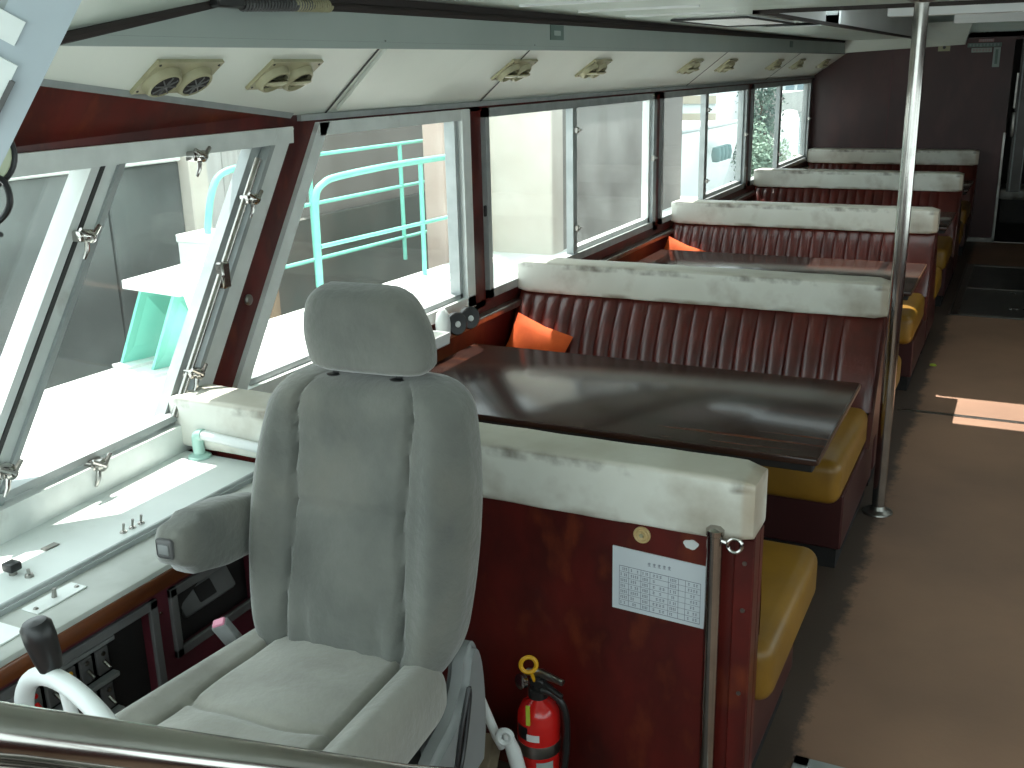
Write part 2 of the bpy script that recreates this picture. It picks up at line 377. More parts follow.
# port wall: lower panel, posts, header
b = B()
side(b, [(.2,0),(2.3,0),(2.3,.80),(.2,.80)], -.07, 0)
b.box(XW-.07, XW, 2.3, 11.9, 0, .82)
side(b, [(rake(.79,2.26),.79),(rake(.79,2.41),.79),(rake(1.70,2.41),1.70),(rake(1.70,2.26),1.70)], -.07, 0)
b.box(XW-.07, XW, 2.3, 3.2, .79, .83)
for y0,y1 in ((4.02,4.155),(6.56,6.66),(8.99,9.13),(11.76,11.9)): b.box(XW-.07, XW, y0, y1, .79, 1.72)
b.box(XW-.07, XW, 2.9, 11.9, 1.665, 1.74)
side(b, [(.4,1.665),(2.84,1.665),(2.9,1.75),(2.3,1.98),(.4,1.98)], -.07, 0)
struct('wall_left', b, 'wood')
b = B(); b.hexa([(WX(.6,1.66)+.002,.6,1.66),(-2.19,2.86,1.66),(-2.19,2.86,1.71),(-1.83,.6,1.96),(WX(.6,1.66)-.05,.6,1.66),(-2.24,2.86,1.66),(-2.24,2.86,1.74),(-1.88,.6,2.0)])
struct('wall_left_upper', b, 'wood')
b = B(); b.prism([(-2.185,2.80,1.700),(-1.835,.6,1.945),(-1.835,.6,1.960),(-2.185,2.82,1.716)], (.012,0,-.004)); struct('trim_20', b, 'alu')
b = B()   # grey-brown ledge strip low on the wall behind the tables
b.box(XW, XW+.05, 2.6, 11.88, .735, .765, .006, 2)
struct('trim_13', b, 'steel')

def pane(name, polys, w, m='glass'):
    for p in polys:
        b = B(); side(b, p, -.045, -.04); obj('glass_pane', b, m, w, False)
def latch(w, y, z, s=1):
    b = B(); x = WX(y,z)
    b.box(x+.0, x+.028, y-.014*s, y+.014*s, z-.02*s, z+.02*s, .004, 1)
    b.box(x+.022, x+.038, y-.006*s, y+.03*s, z-.006*s, z+.008*s, .003, 1)
    obj('latch', b, 'steel', w)
# window 1: raked foremost side window
z0,z1 = .822,1.675
Pq = lambda y0,z: (rake(z,y0), z)
b = B()
rbar(b, 2.44, z0, z1, .06, -.05, .02)
bar(b, (rake(z1,2.42)-.01, z1-.02), (4.02, z1-.02), .045, -.05, .02)
bar(b, (rake(z0,2.42)-.01, z0+.022), (4.02, z0+.022), .05, -.05, .022)
bar(b, (3.985,z0), (3.985,z1), .07, -.05, .022)
w = struct('window_1', b, 'alu_light')
b = B(); bar(b, (3.93,z0+.04), (3.93,z1-.04), .025, -.05, .0); bar(b, (2.5,z0+.058),(3.94,z0+.058), .02, -.05, 0); obj('sash', b, 'alu', w, False)
pane('p', [[Pq(2.46,z0+.04),(3.95,z0+.04),(3.95,z1-.04),Pq(2.46,z1-.04)]], w)
# windows 2-4 with sliding sashes
for k,(ya,yb,ym) in enumerate(((4.17,6.555,5.22),(6.665,8.985,7.76),(9.14,11.755,10.31))):
    b = B()
    for (p,q,ww) in (((ya+.018,z0),(ya+.018,z1),.036),((yb-.03,z0),(yb-.03,z1),.06),((ya,z0+.02),(yb,z0+.02),.04),((ya,z1-.02),(yb,z1-.02),.04)):
        bar(b, p, q, ww, -.05, .018)
    w = struct('window_%d' % (k+2), b, 'alu')
    b = B(); bar(b, (ym,z0+.03), (ym,z1-.03), .055+.02*k, -.035, .005); obj('mullion', b, 'alu', w, False)
    b = B(); bar(b, (ym+.03,z0+.052),(yb-.05,z0+.052),.03,-.05,-.005); bar(b, (yb-.075,z0+.04),(yb-.075,z1-.04),.03,-.05,-.005); obj('sash', b, 'alu_light' if k==0 else 'alu', w, False)
    b = B(); side(b, [(ya+.03,z0+.03),(ym,z0+.03),(ym,z1-.03),(ya+.03,z1-.03)], -.045, -.04); obj('glass_pane', b, 'glass', w, False)
    b = B(); side(b, [(ym,z0+.03),(yb-.05,z0+.03),(yb-.05,z1-.03),(ym,z1-.03)], -.03, -.025); obj('glass_pane', b, 'glass_dirty', w, False)
    latch(w, ym, 1.52, .8); latch(w, ym, 1.0, .8); latch(w, yb-.05, 1.27, .9)
b = B(); b.lathe([(.004,0),(.016,0),(.018,.01),(.012,.016),(.003,.016)], (XW,rake(1.15,2.34),1.15), (1,0,0), 16)
single('window_stop', b, 'steel', 'small round metal stop on the raked red post beside the helm window', 'fitting')
b = B(); b.box(XW+.001,XW+.012,4.155,4.18,1.20,1.25,.003,1)
single('door_catch', b, 'black', 'small black catch on the red post between the first two side windows', 'fitting')

# helm windows (raked, forward of the red post)
zb, zt = .80, 1.665
b = B()
rbar(b, 2.225, zb, zt, .085, -.05, .02)
bar(b, (.3,zt-.02), (rake(zt,2.265),zt-.02), .052, -.05, .019)
bar(b, (.3,zb+.022), (rake(zb,2.27),zb+.022), .085, -.05, .048)
rbar(b, 1.475, zb, zt, .095, -.05, .012)
w = struct('window_5', b, 'alu_light')
b = B(); rbar(b, 1.412, zb+.06, zt-.045, .030, -.05, .02); obj('mullion_face', b, 'white', w, False)
b = B(); rbar(b, 1.437, zb+.06, zt-.045, .014, -.01, .022); obj('gasket', b, 'rubber', w, False)
b = B()
rbar(b, 1.505, zb+.05, zt-.045, .02, .012, .024)
rbar(b, 2.165, zb+.05, zt-.045, .022, -.03, .03)
rbar(b, 2.125, zb+.05, zt-.045, .05, -.045, -.005)
bar(b, (1.45,zb+.085), (rake(zb+.085,2.16),zb+.085), .02, -.02, .03)
obj('sash', b, 'alu', w, False)
b = B(); x1,x2 = Pq(2.105,zb+.09), Pq(2.105,zt-.08)
b.tube([(WX(*x1)+.03,*x1),(WX(*x2)+.03,*x2)], .011, 10)
b.box(WX(2.37,1.25)+.02, WX(2.37,1.25)+.05, 2.355, 2.39, 1.22, 1.30, .005, 1)
obj('stay_rod', b, 'chrome', w)
pane('p', [[(rake(zb+.05,1.50),zb+.05),(rake(zb+.05,2.14),zb+.05),(rake(zt-.05,2.14),zt-.05),(rake(zt-.05,1.50),zt-.05)],
           [(.3,zb+.05),(rake(zb+.05,1.42),zb+.05),(rake(zt-.05,1.42),zt-.05),(.3,zt-.05)]], w)
def dog(y, z):     # wing-nut clamp
    x = WX(y,z)
    b = B()
    b.box(x+.015, x+.05, y-.022, y+.022, z-.014, z+.014, .005, 2)
    b.lathe([(.003,0),(.016,0),(.017,.02),(.010,.028),(.003,.028)], (x+.045,y,z), (1,0,0), 14)
    b.tube([(x+.062,y-.03,z+.02),(x+.068,y,z),(x+.062,y+.03,z+.022)], [.006,.009,.006], 8)
    b.tube([(x+.05,y,z),(x+.055,y-.012,z-.035),(x+.05,y-.02,z-.055)], [.007,.006,.004], 8)
    obj('clamp', b, 'chrome', w)
for y,z in ((2.285,1.618),(1.835,1.46),(2.52,1.47),(2.20,1.0),(1.79,.865),(1.51,.95)): dog(y,z)

# ------------------------------------------------------------------ rear bulkhead, doorway, aft space
b = B(); b.box(-2.26,-.245,11.9,11.96,0,2.1); b.box(.75,2.19,11.9,11.96,0,2.1); b.box(-.245,.75,11.9,11.96,2.02,2.1)
struct('wall_rear', b, 'wood_dark')
b = B(); b.box(-.262,-.236,11.875,11.90,.0,1.12,.003,1); b.box(-.52,-.236,11.875,11.90,0,.045,.003,1); struct('trim_14', b, 'steel')
b = B(); b.box(-1.395,-1.385,11.897,11.9,.95,1.95); struct('trim_15', b, 'maroonpaint')
b = B(); b.box(-.6,1.6,11.96,15.2,-.05,0); b.box(-.6,1.6,15.2,15.25,0,2.1); b.box(-.6,-.55,11.96,15.2,0,2.1); b.box(1.55,1.6,11.96,15.2,0,2.1); b.box(-.6,1.6,11.96,15.2,2.1,2.15)
struct('wall_aft', b, 'darkint')
# grey door leaf standing open beyond the bulkhead
b = B(); b.box(-.19,-.05,12.6,12.64,.45,2.05,.004,1); d = struct('door_1', b, 'hatch')
b = B(); b.box(-.165,-.150,12.58,12.60,.45,2.05); b.box(-.06,-.05,12.58,12.60,.45,2.05); obj('door_trim', b, 'alu', d, False)
b = B(); b.box(-.215,-.17,12.3,12.34,1.05,1.3,.01,2); b.box(-.21,-.18,12.3,12.34,1.34,1.7,.006,1)
single('wall_fitting', b, 'steel', 'narrow grey metal fittings on the edge of the dark doorway at the back', 'fitting')
t = thing('locker_seat', 'low seat with a white top seen through the doorway at the far right', 'seat', (.25,13.7,0))
b = B(); b.box(-.27,.85,13.4,14.0,.27,.40,.03,3); obj('seat_top', b, 'vinyl', t)
b = B(); b.box(-.24,.85,13.42,14.0,0,.27); obj('locker_base', b, 'darkint', t, False)

# signs on the rear bulkhead
def plate(name, x0,x1,z0,z1, m, label, cat, y=11.9, extra=None, th=.006):
    t = thing(name, label, cat, ((x0+x1)/2, y, z0))
    b = B(); b.box(x0,x1,y-th,y,z0,z1,.001,1); obj('plate', b, m, t, False)
    if extra: extra(t)
    return t
def dot(t): b = B(); b.lathe([(.001,0),(.016,0),(.016,.004),(.001,.004)], (-.897,11.894,1.962), (0,-1,0), 12); obj('centre_dot', b, 'black', t)
plate('switch_plate', -.955,-.84,1.925,1.995,'cream','small cream plate with a dark centre dot high on the rear bulkhead','plate',extra=dot)
def marks(x0,x1,zc,h,n,m='ink',y=11.8935):
    def f(t):
        b = B(); w = (x1-x0)/n
        for i in range(n):
            xa = x0+w*i+w*.15; xb = x0+w*(i+1)-w*.15; q = h/2
            b.box(xa,xb,y-.001,y,zc+q*.7,zc+q); b.box(xa,xb,y-.001,y,zc-q*.2,zc+q*.1)
            b.box((xa+xb)/2-w*.06,(xa+xb)/2+w*.06,y-.001,y,zc-q,zc+q)
            if i%2: b.box(xa,xb,y-.001,y,zc-q,zc-q*.75)
        obj('lettering', b, m, t, False)
    return f
plate('bulkhead_notice', -.58,-.44,2.005,2.032,'signred','tiny pale red strip sign above the others by the doorway','sign',extra=marks(-.57,-.45,2.018,.018,6,'signpale'))
plate('bulkhead_notice', -.68,-.365,1.955,1.995,'signteal','long grey green strip sign on the rear bulkhead','sign',extra=marks(-.67,-.38,1.975,.024,9,'signpale'))
plate('bulkhead_notice', -.64,-.45,1.905,1.948,'signpale','white strip sign with faint reddish lettering under the long green one','sign',extra=marks(-.63,-.46,1.926,.024,6,'signred'))
plate('bulkhead_notice', -.435,-.37,1.76,1.95,'signpale','upright pale grey sign beside the strip signs near the doorway','sign',
      extra=lambda t: obj('strip', B().box(-.415,-.39,11.892,11.894,1.79,1.93), 'signteal', t, False))

# starboard and forward shell (behind and right of the camera)
b = B(); b.box(2.19,2.26,-.8,11.9,0,.82); b.box(2.19,2.26,-.8,11.9,1.67,2.1); b.box(1.86,2.26,-.8,11.9,2.06,2.11)
for y in (-.8,1.6,4.02): b.box(2.19,2.26,y,y+.14,.82,1.67)
b.box(2.19,2.26,6.56,11.9,.82,1.67); b.box(1.86,2.26,-.8,11.9,2.1,2.34)
struct('wall_right', b, 'wood')
b = B(); b.box(-2.2,2.26,-.86,-.8,0,.95); struct('wall_front', b, 'wood')

# ------------------------------------------------------------------ floor details
b = B(); b.box(-.50,1.2,5.755,5.785,0,.005,.002,1,Matrix.Translation((0,0,0))); struct('trim_16', b, 'steel')
t = thing('floor_hatch', 'grey metal floor hatch with a riveted frame in the far aisle', 'hatch', (.2,9.4,0))
b = B(); b.box(-.42,.9,8.25,10.5,0,.004); obj('plate', b, 'hatch', t, False)
b = B()
for a in ((-.40,.88,8.27,8.32),(-.40,.88,10.4,10.45),(-.40,-.35,8.27,10.45),(-.40,.88,9.32,9.36)): b.box(*a,.004,.008,.001,1)
obj('frame', b, 'steel', t, False)
for x in (.0,.04,.10,.14):
    for y in (8.6,9.2): obj('rivet', B().lathe([(.002,0),(.018,0),(.018,.004),(.002,.004)], (x,y,.004), (0,0,1), 10), 'chrome', t)
t = thing('floor_hatch', 'corner of a metal framed floor hatch at the foot of the nearest bench', 'hatch', (.0,2.2,0))
b = B(); b.box(-.37,.5,1.8,2.50,0,.003); obj('plate', b, 'floor', t, False)
b = B(); b.box(-.40,.5,2.47,2.51,0,.007,.002,1); b.box(-.40,-.36,1.8,2.51,0,.007,.002,1); obj('frame', b, 'alu', t, False)

b = B(); b.lathe([(.001,0),(.022,0),(.018,.008),(.001,.010)], (-.40,6.75,.002), (0,0,1), 8)
single('sweet_wrapper', b, 'lime', 'tiny yellow green scrap lying on the floor beside the third bench', 'litter')

# ------------------------------------------------------------------ booth benches
XL, XR = -2.175, -.463
XCB = (XL+XR)/2; HW = (XR-XL)/2
def tuft_bm(sgn, z0, z1, y0, y1):
    # channelled pad: faces -y (sgn=-1) or +y, leaning from y0 at z0 to y1 at z1
    b = B(); nch = 21; xe = HW-.17; seg = 8; nu = nch*seg+10; rows = 12
    def fn(u, v):
        i = u*nu
        if i <= nch*seg:
            x = -HW+.01 + (xe+HW-.01)*i/(nch*seg); ph = (i % seg)/seg
            bul = abs(sin(PI*ph))**.55*.020
        else:
            f = (i-nch*seg)/10; x = xe + (HW-.012-xe)*f; bul = .020*math.sqrt(max(0,1-(2*f-1)**6))
            if f > .9: bul = .004
        z = z0 + (z1-z0)*v; y = y0 + (y1-y0)*v
        bul *= min(1, (1-v)*9+.15) ; bul += .035*sin(PI*min(1,v*.9+.1))
        return (x, y+sgn*bul, z)
    b.grid(fn, nu, rows)
    # back and edges
    b.hexa([(-HW+.01,y0,z0),(HW-.012,y0,z0),(HW-.012,y0-sgn*.05,z0),(-HW+.01,y0-sgn*.05,z0),
            (-HW+.01,y1,z1),(HW-.012,y1,z1),(HW-.012,y1-sgn*.05,z1),(-HW+.01,y1-sgn*.05,z1)])
    return b
def cushion_bm(y0, y1, ext):
    return B().box(-HW+.01, HW+ext, y0, y1, .30, .47, .045, 5)
def make_bench(label, Y, fore=True, aft=True, panel=False, group=None):
    t = thing('booth_bench', label, 'bench', (XCB, Y, 0), 0, group)
    K = dict(parent=t, local=True)
    def cap_bm():
        b = B(); n = 36; rings = []
        for i in range(n+1):
            x = -HW + (2*HW)*i/n
            e = min(1, (min(i, n-i)/n*2*HW)/.03); e = .86+.14*math.sqrt(max(0,1-(1-e)**2))
            wv = .0007*sin(i*1.7)+.0006*sin(i*.6+1)
            ring = []
            for k in range(24):
                a = 2*PI*k/24; ca, sa = cos(a), sin(a)
                px = math.copysign(abs(ca)**.16, ca)*.072*e; pz = math.copysign(abs(sa)**.16, sa)*.077*e
                ring.append((x, px*1.0, .875+pz+wv))
            rings.append(ring)
        b.loft(rings); return b
    if panel:   # nearest bench: plain timber back facing the helm
        b = B(); b.box(-HW, HW, -.035, .02, 0, .81, .004, 1); b.box(HW-.045, HW+.002, -.045, -.03, 0, .80, .003, 1); obj('back_panel', b, 'wood', smooth=False, **K)
        for z in (.16,.4,.62,.74): obj('screw_cap', B().lathe([(.001,0),(.006,0),(.005,.003),(.001,.003)], (HW-.02,-.045,z), (0,-1,0), 10), 'steel', **K)
    b = B(); b.prism([(HW-.03,-.04,.47),(HW-.03,.04,.47),(HW-.03,.04,.81),(HW-.03,-.04,.81)], (.03,0,0)) if not panel else b.box(HW-.02,HW,.02,.05,.0,.8)
    if fore: b.prism([(HW-.02,-.30,.30),(HW-.02,.0,.30),(HW-.02,.0,.81),(HW-.02,-.035,.81)], (.02,0,0))
    if aft and not panel: b.prism([(HW-.02,.30,.30),(HW-.02,.0,.30),(HW-.02,.0,.81),(HW-.02,.035,.81)], (.02,0,0))
    obj('end_board', b, 'tuft' if not panel else 'wood', smooth=False, **K)
    for sgn, on in ((-1,fore),(1,aft)):
        if not on: continue
        y0, y1 = sorted((sgn*.05, sgn*.86))
        if sgn > 0: y0, y1 = .02, .62
        b = B(); b.box(-HW+.02, HW-.012, y0, y1, .09, .31, .006, 1); obj('seat_base', b, 'wood_dark', smooth=False, **K)
        b = B(); b.box(-HW+.03, HW-.03, y0+.03, y1-.03, 0, .10); obj('plinth', b, 'blackmat', smooth=False, **K)
        c0, c1 = (-.965, -.25) if sgn < 0 else (.06 if panel else .25, .70)
        obj('seat_cushion', cushion_bm(c0, c1, -.015 if sgn<0 else (.035 if panel else .012)), 'yellow', **K)
        obj('tufted_back', tuft_bm(sgn, .44, .80, sgn*(.10 if panel else .22), sgn*.045), 'tuft', **K)
    obj('padded_cap', cap_bm(), 'vinyl', angle=60, **K)
    return t
make_bench('nearest booth bench, plain red timber back under a stained white padded cap', 2.19, fore=False, panel=True, group='booth benches down the cabin')
make_bench('second booth bench from the helm, its tufted maroon back beside the steel pole', 4.53, group='booth benches down the cabin')
make_bench('third booth bench with tufted maroon back, behind the second table', 6.97, group='booth benches down the cabin')
make_bench('fourth booth bench, second from the rear bulkhead', 9.35, group='booth benches down the cabin')
make_bench('farthest booth bench, standing against the rear bulkhead', 11.80, aft=False, group='booth benches down the cabin')

# ------------------------------------------------------------------ tables
def make_table(label, Y):
    t = thing('booth_table', label, 'table', (-1.24, Y, 0), 0, 'booth tables between the benches')
    K = dict(parent=t, local=True)
    b = B(); b.box(-.80,.78,-.42,.42,.700,.722,.005,2); obj('tabletop', b, 'table', **K)
    b = B(); b.box(.776,.784,-.414,.414,.702,.719,.002,1); obj('edge_band', b, 'tableedge', smooth=False, **K)
    b = B(); b.box(-.792,.768,-.412,.412,.676,.701,.004,1); obj('apron', b, 'blackmat', smooth=False, **K)
    for x in (-.45,.42):
        b = B(); b.lathe([(.03,.0),(.16,.0),(.16,.012),(.05,.03),(.032,.06),(.032,.60),(.06,.65),(.06,.676),(.01,.676)], (x,0,0), (0,0,1), 20); obj('leg', b, 'steel', **K)
    return t
t1 = make_table('nearest booth table with a glossy dark wood-grain top, behind the white capped bench', 3.335)
for Y, lab in ((5.87,'second booth table, pink sunlit right end showing beyond the second bench'),
               (8.2,'third booth table, between the third and fourth benches'),
               (10.6,'farthest booth table, in front of the last bench')):
    dup(t1, (-1.24,Y,0), label=lab)

# orange cushions in the window corners
def pillow(label, x, y, z, ry, s=.2):
    b = B(); n = 12
    def fn(sg):
        def f(u, v):
            a, c = 2*u-1, 2*v-1
            h = .05*((1-a*a)*(1-c*c))**.45
            pin = 1-.07*(1-abs(a*c))
            return (a*s*pin, sg*h, c*s*pin)
        return f
    b.grid(fn(1), n, n); b.grid(fn(-1), n, n); bmesh.ops.remove_doubles(b.bm, verts=b.bm.verts, dist=.0005)
    mt = Matrix.Translation((x,y,z)) @ Euler((math.radians(-18),ry,math.radians(4))).to_matrix().to_4x4()
    for v in b.bm.verts: v.co = mt @ v.co
    single('scatter_cushion', b, 'orange', label, 'cushion', 'orange cushions in the window corners of the benches')
pillow('orange cushion leaning in the window corner of the second bench behind the nearest table', -2.00, 4.26, .555, math.radians(20), .145)
pillow('orange cushion tip showing in the window corner of the third bench', -2.04, 6.68, .565, math.radians(20), .14)

# things on the window ledge behind the nearest table
b = B(); mt = Matrix.Translation((-2.09,3.42,.768))
b.box(-.05,.05,-.13,.13,0,.006,.002,1,mt); b.box(-.05,-.044,-.13,.13,0,.05,.002,1,mt); b.box(.044,.05,-.13,.13,0,.05,.002,1,mt); b.box(-.05,.05,-.13,-.124,0,.05,.002,1,mt); b.box(-.05,.05,.124,.13,0,.05,.002,1,mt)
t = thing('plastic_tray', 'small white open tray on the window ledge to the right of the grey headrest', 'tray', (-2.09,3.42,.766)); obj('tray_body', b, 'white', t)
b = B(); b.box(-2.12,-2.06,3.32,3.50,.774,.80,.008,2); obj('papers', b, 'cream', t)
b = B(); b.lathe([(.001,0),(.026,0),(.030,.02),(.032,.07),(.026,.11),(.012,.13),(.001,.132)], (-2.10,3.60,.768), (0,0,1), 16)
single('white_bottle', b, 'white', 'white rounded plastic bottle on the window ledge beside the black discs', 'bottle')
for i,(y,l) in enumerate(((3.685,'nearer of two upright black disc reels on the window ledge'),(3.80,'farther of two upright black disc reels on the window ledge'))):
    t = thing('cable_reel', l, 'reel', (-2.085,y,.768), 0, 'black disc reels on the ledge')
    b = B(); b.lathe([(.001,-.012),(.044,-.014),(.049,-.010),(.049,.010),(.044,.014),(.001,.012)], (-2.085,y,.818), (1,-.5,.1), 28); obj('disc', b, 'black', t)
    b = B(); b.lathe([(.001,0),(.014,0),(.012,.004),(.001,.004)], (-2.073,y-.007,.818), (1,-.5,.1), 14); obj('hub', b, 'white', t)

# ------------------------------------------------------------------ poles
t = thing('floor_pole', 'tall polished steel pole from floor to ceiling at the end of the second bench', 'pole', (-.415,4.3,0))
b = B(); b.tube([(-.415,4.3,.01),(-.415,4.3,1.0),(-.415,4.3,2.05)], .0265, 20); obj('tube', b, 'chrome', t)
b = B(); b.lathe([(.027,0),(.062,0),(.060,.006),(.034,.014),(.027,.03)], (-.415,4.3,.002), (0,0,1), 24); obj('floor_flange', b, 'steel', t)
b = B(); b.lathe([(.027,0),(.060,0),(.060,-.006),(.027,-.02)], (-.415,4.3,2.055), (0,0,1), 24); obj('ceiling_flange', b, 'steel', t)
t = thing('rope_post', 'short steel post with a side ring in front of the nearest bench back', 'post', (-.556,2.115,0))
b = B(); b.tube([(-.556,2.115,.0),(-.556,2.115,.818)], .0185, 20); obj('tube', b, 'chrome', t)
b = B(); b.lathe([(.0187,0),(.021,.002),(.021,.014),(.012,.022),(.001,.023)], (-.556,2.115,.813), (0,0,1), 20); obj('end_cap', b, 'chrome', t)
b = B(); b.torus((-.509,2.108,.798), (.1,-1,.1), .016, .0045, 28, 8); b.tube([(-.54,2.112,.803),(-.524,2.11,.80)], .006, 8); obj('ring', b, 'chrome', t)

# ------------------------------------------------------------------ things fixed to the near bench back
YB = 2.155
t = thing('timetable_notice', 'laminated white notice with a printed table on the red timber bench back', 'notice', (-.70,YB,.53))
b = B(); b.hexa([(-.818,YB-.003,.537),(-.584,YB-.003,.529),(-.584,YB,.529),(-.818,YB,.537),(-.818,YB-.003,.704),(-.584,YB-.003,.693),(-.584,YB,.693),(-.818,YB,.704)])
obj('sheet', b, 'whitepaper', t, False)
b = B(); yy = YB-.0036
def line(x0,z0,x1,z1,w=.0009):
    if abs(x1-x0) > abs(z1-z0): b.prism([(x0,yy,z0-w/2),(x1,yy,z1-w/2),(x1,yy,z1+w/2),(x0,yy,z0+w/2)], (0,.0004,0))
    else: b.prism([(x0-w/2,yy,z0),(x0+w/2,yy,z0),(x1+w/2,yy,z1),(x1-w/2,yy,z1)], (0,.0004,0))
sk = -.045
def zs(x, z): return z + sk*(x+.80)
X0, X1, Z0, Z1 = -.800, -.597, .549, .655
for i in range(8):
    z = Z1-(Z1-Z0)*i/7; line(X0, zs(X0,z), X1, zs(X1,z), .0012 if i in (0,7) else .0007)
for x in (X0, -.776, -.745, -.722, -.676, -.651, -.634, X1): line(x, zs(x,Z0), x, zs(x,Z1), .0010)
obj('ruled_table', b, 'ink', t, False)
b = B(); rr = random.Random(3)
for i in range(7):
    z = Z1-(Z1-Z0)*(i+.5)/7
    for (xa,xb) in ((-.797,-.779),(-.771,-.750),(-.741,-.726),(-.715,-.682),(-.672,-.655),(-.628,-.602)):
        n = 4
        for k in range(n):
            if rr.random() < .25: continue
            xx = xa+(xb-xa)*k/n; ww = (xb-xa)/n*.7
            line(xx, zs(xx,z+.002), xx+ww, zs(xx,z+.002), .0011); line(xx, zs(xx,z-.002), xx+ww, zs(xx,z-.002), .0009)
            line(xx+ww/2, zs(xx,z-.004), xx+ww/2, zs(xx,z+.004), .0009)
obj('lettering', b, 'ink', t, False); b = B()
for k in range(5):   # heading characters
    x = -.728+k*.0125; z = .671
    line(x,z+.003,x+.007,z+.003,.0012); line(x,z,x+.007,z,.001); line(x+.0035,z-.004,x+.0035,z+.005,.0012); line(x,z-.004,x+.007,z-.004,.001)
obj('heading', b, 'ink', t, False)
t = thing('round_boss', 'round cream coloured embossed disc above the notice on the bench back', 'disc', (-.744,YB,.728))
b = B(); b.lathe([(.001,0),(.021,0),(.0215,.004),(.018,.007),(.015,.005),(.012,.008),(.006,.006),(.001,.009)], (-.744,YB,.745), (0,-1,0), 28); obj('disc', b, 'brass', t)
b = B(); b.lathe([(.001,0),(.0055,0),(.004,.003),(.001,.0035)], (-.744,YB-.008,.745), (0,-1,0), 12); obj('centre', b, 'cream', t)
b = B(); rg = [(-.624+.018*cos(a)*(1+.12*sin(3*a)), YB-.002, .742+.012*sin(a)*(1+.1*cos(5*a))) for a in [2*PI*k/24 for k in range(24)]]
b.prism(rg, (0,.002,0)); single('torn_sticker', b, 'white', 'torn white sticker left of the steel post on the bench back', 'sticker', smooth=False)

for o in C.objects:
    if not o.parent and o.name.split('.')[0] in ('timetable_notice','round_boss','torn_sticker'): o.location += Vector((.012,0,.017))
    if not o.parent and o.name == 'rope_post': o.location.x += .010
# ------------------------------------------------------------------ fire extinguisher
ex, ey = -.962, 2.045
t = thing('fire_extinguisher', 'red fire extinguisher with yellow pull ring standing against the bench back', 'fire extinguisher', (ex,ey,0))
b = B(); b.lathe([(.001,.004),(.048,.004),(.054,.012),(.055,.26),(.052,.285),(.040,.308),(.022,.320),(.018,.332),(.001,.332)], (ex,ey,0), (0,0,1), 32); obj('cylinder', b, 'red', t)
b = B(); b.lathe([(.0555,.175),(.0562,.178),(.0562,.205),(.0555,.208)], (ex,ey,0), (0,0,1), 32); obj('strap', b, 'steel', t)
b = B(); b.lathe([(.018,.32),(.026,.325),(.026,.345),(.016,.35),(.014,.385),(.001,.387)], (ex,ey,0), (0,0,1), 16); b.box(ex-.02,ex+.02,ey-.015,ey+.015,.355,.378,.004,1); obj('valve', b, 'black', t)
b = B(); b.tube([(ex-.028,ey,.385),(ex+.01,ey-.005,.395),(ex+.075,ey-.015,.388)], [.010,.011,.008], 10); obj('lever', b, 'steel', t)
b = B(); b.tube([(ex-.02,ey,.368),(ex+.02,ey-.005,.365),(ex+.07,ey-.012,.345)], [.009,.009,.007], 10); obj('handle', b, 'black', t)
b = B(); b.torus((ex-.012,ey-.028,.425), (.5,-1,.2), .019, .0055, 24, 8, u=(0,0.2,1)); b.tube([(ex-.010,ey-.022,.405),(ex-.004,ey-.012,.372)], .0045, 8); obj('pull_ring', b, 'yellowpl', t)
b = B(); b.tube([(ex+.012,ey-.01,.35),(ex+.045,ey-.005,.342),(ex+.072,ey,.30),(ex+.074,ey+.005,.2),(ex+.062,ey,.08)], .0095, 10, 6); obj('hose', b, 'black', t)
b = B(); b.lathe([(.012,0),(.020,.0),(.020,.012),(.012,.014)], (ex-.034,ey-.014,.366), (-.5,-1,.2), 14); obj('gauge', b, 'chrome', t)
def wrap(r, a0, a1, z0, z1):
    b = B(); b.grid(lambda u,v: (ex+r*sin(a0+(a1-a0)*u), ey-r*cos(a0+(a1-a0)*u), z0+(z1-z0)*v), 8, 1); return b
obj('white_label', wrap(.0562,-.15,.45,.225,.245), 'white', t); obj('black_label', wrap(.0560,-.75,-.1,.225,.262), 'black', t)
obj('blue_label', wrap(.0560,.3,1.1,.09,.165), 'signpale', t)
b = B(); b.box(ex-.006,ex+.004,ey-.062,ey-.058,.275,.330); obj('tag', b, 'lime', t, False)

# white folding bracket and litter beside the seat
t = thing('white_bracket', 'white tubular folding bracket between the helm seat and the extinguisher', 'bracket', (-1.0,1.95,0))
b = B(); b.tube([(-1.13,1.95,.45),(-1.081,1.95,.355),(-1.035,1.95,.248),(-1.02,1.955,.215)], .0115, 12); obj('arm', b, 'white', t)
b = B(); b.tube([(-1.004,1.945,.27),(-.985,1.945,.22),(-.962,1.95,.12),(-.955,1.95,.01)], [.012,.019,.019,.019], 12); obj('upright', b, 'white', t)
b = B()
b.torus((-1.003,1.935,.262), (.3,-1,.2), .016, .008, 20, 8, u=(0,.2,1)); obj('eye', b, 'white', t)
b = B(); b.box(-.13,.10,-.10,.12,0,.21,.004,1, Matrix.Translation((-1.12,1.86,.0)) @ Matrix.Rotation(.35,4,'Z'))
t = thing('cardboard_box', 'open brown cardboard box on the floor behind the helm seat', 'box', (-1.12,1.86,0)); obj('carton', b, 'card', t, False)
b = B(); m = Matrix.Translation((-1.12,1.86,.21)) @ Matrix.Rotation(.35,4,'Z')
b.box(-.13,-.02,-.10,.12,0,.004,0,1,m @ Matrix.Rotation(-.3,4,'Y')); b.box(.0,.12,-.10,.10,.0,.004,0,1,m @ Matrix.Translation((0,0,.004)) @ Matrix.Rotation(.12,4,'Y')); obj('flap', b, 'card', t, False)

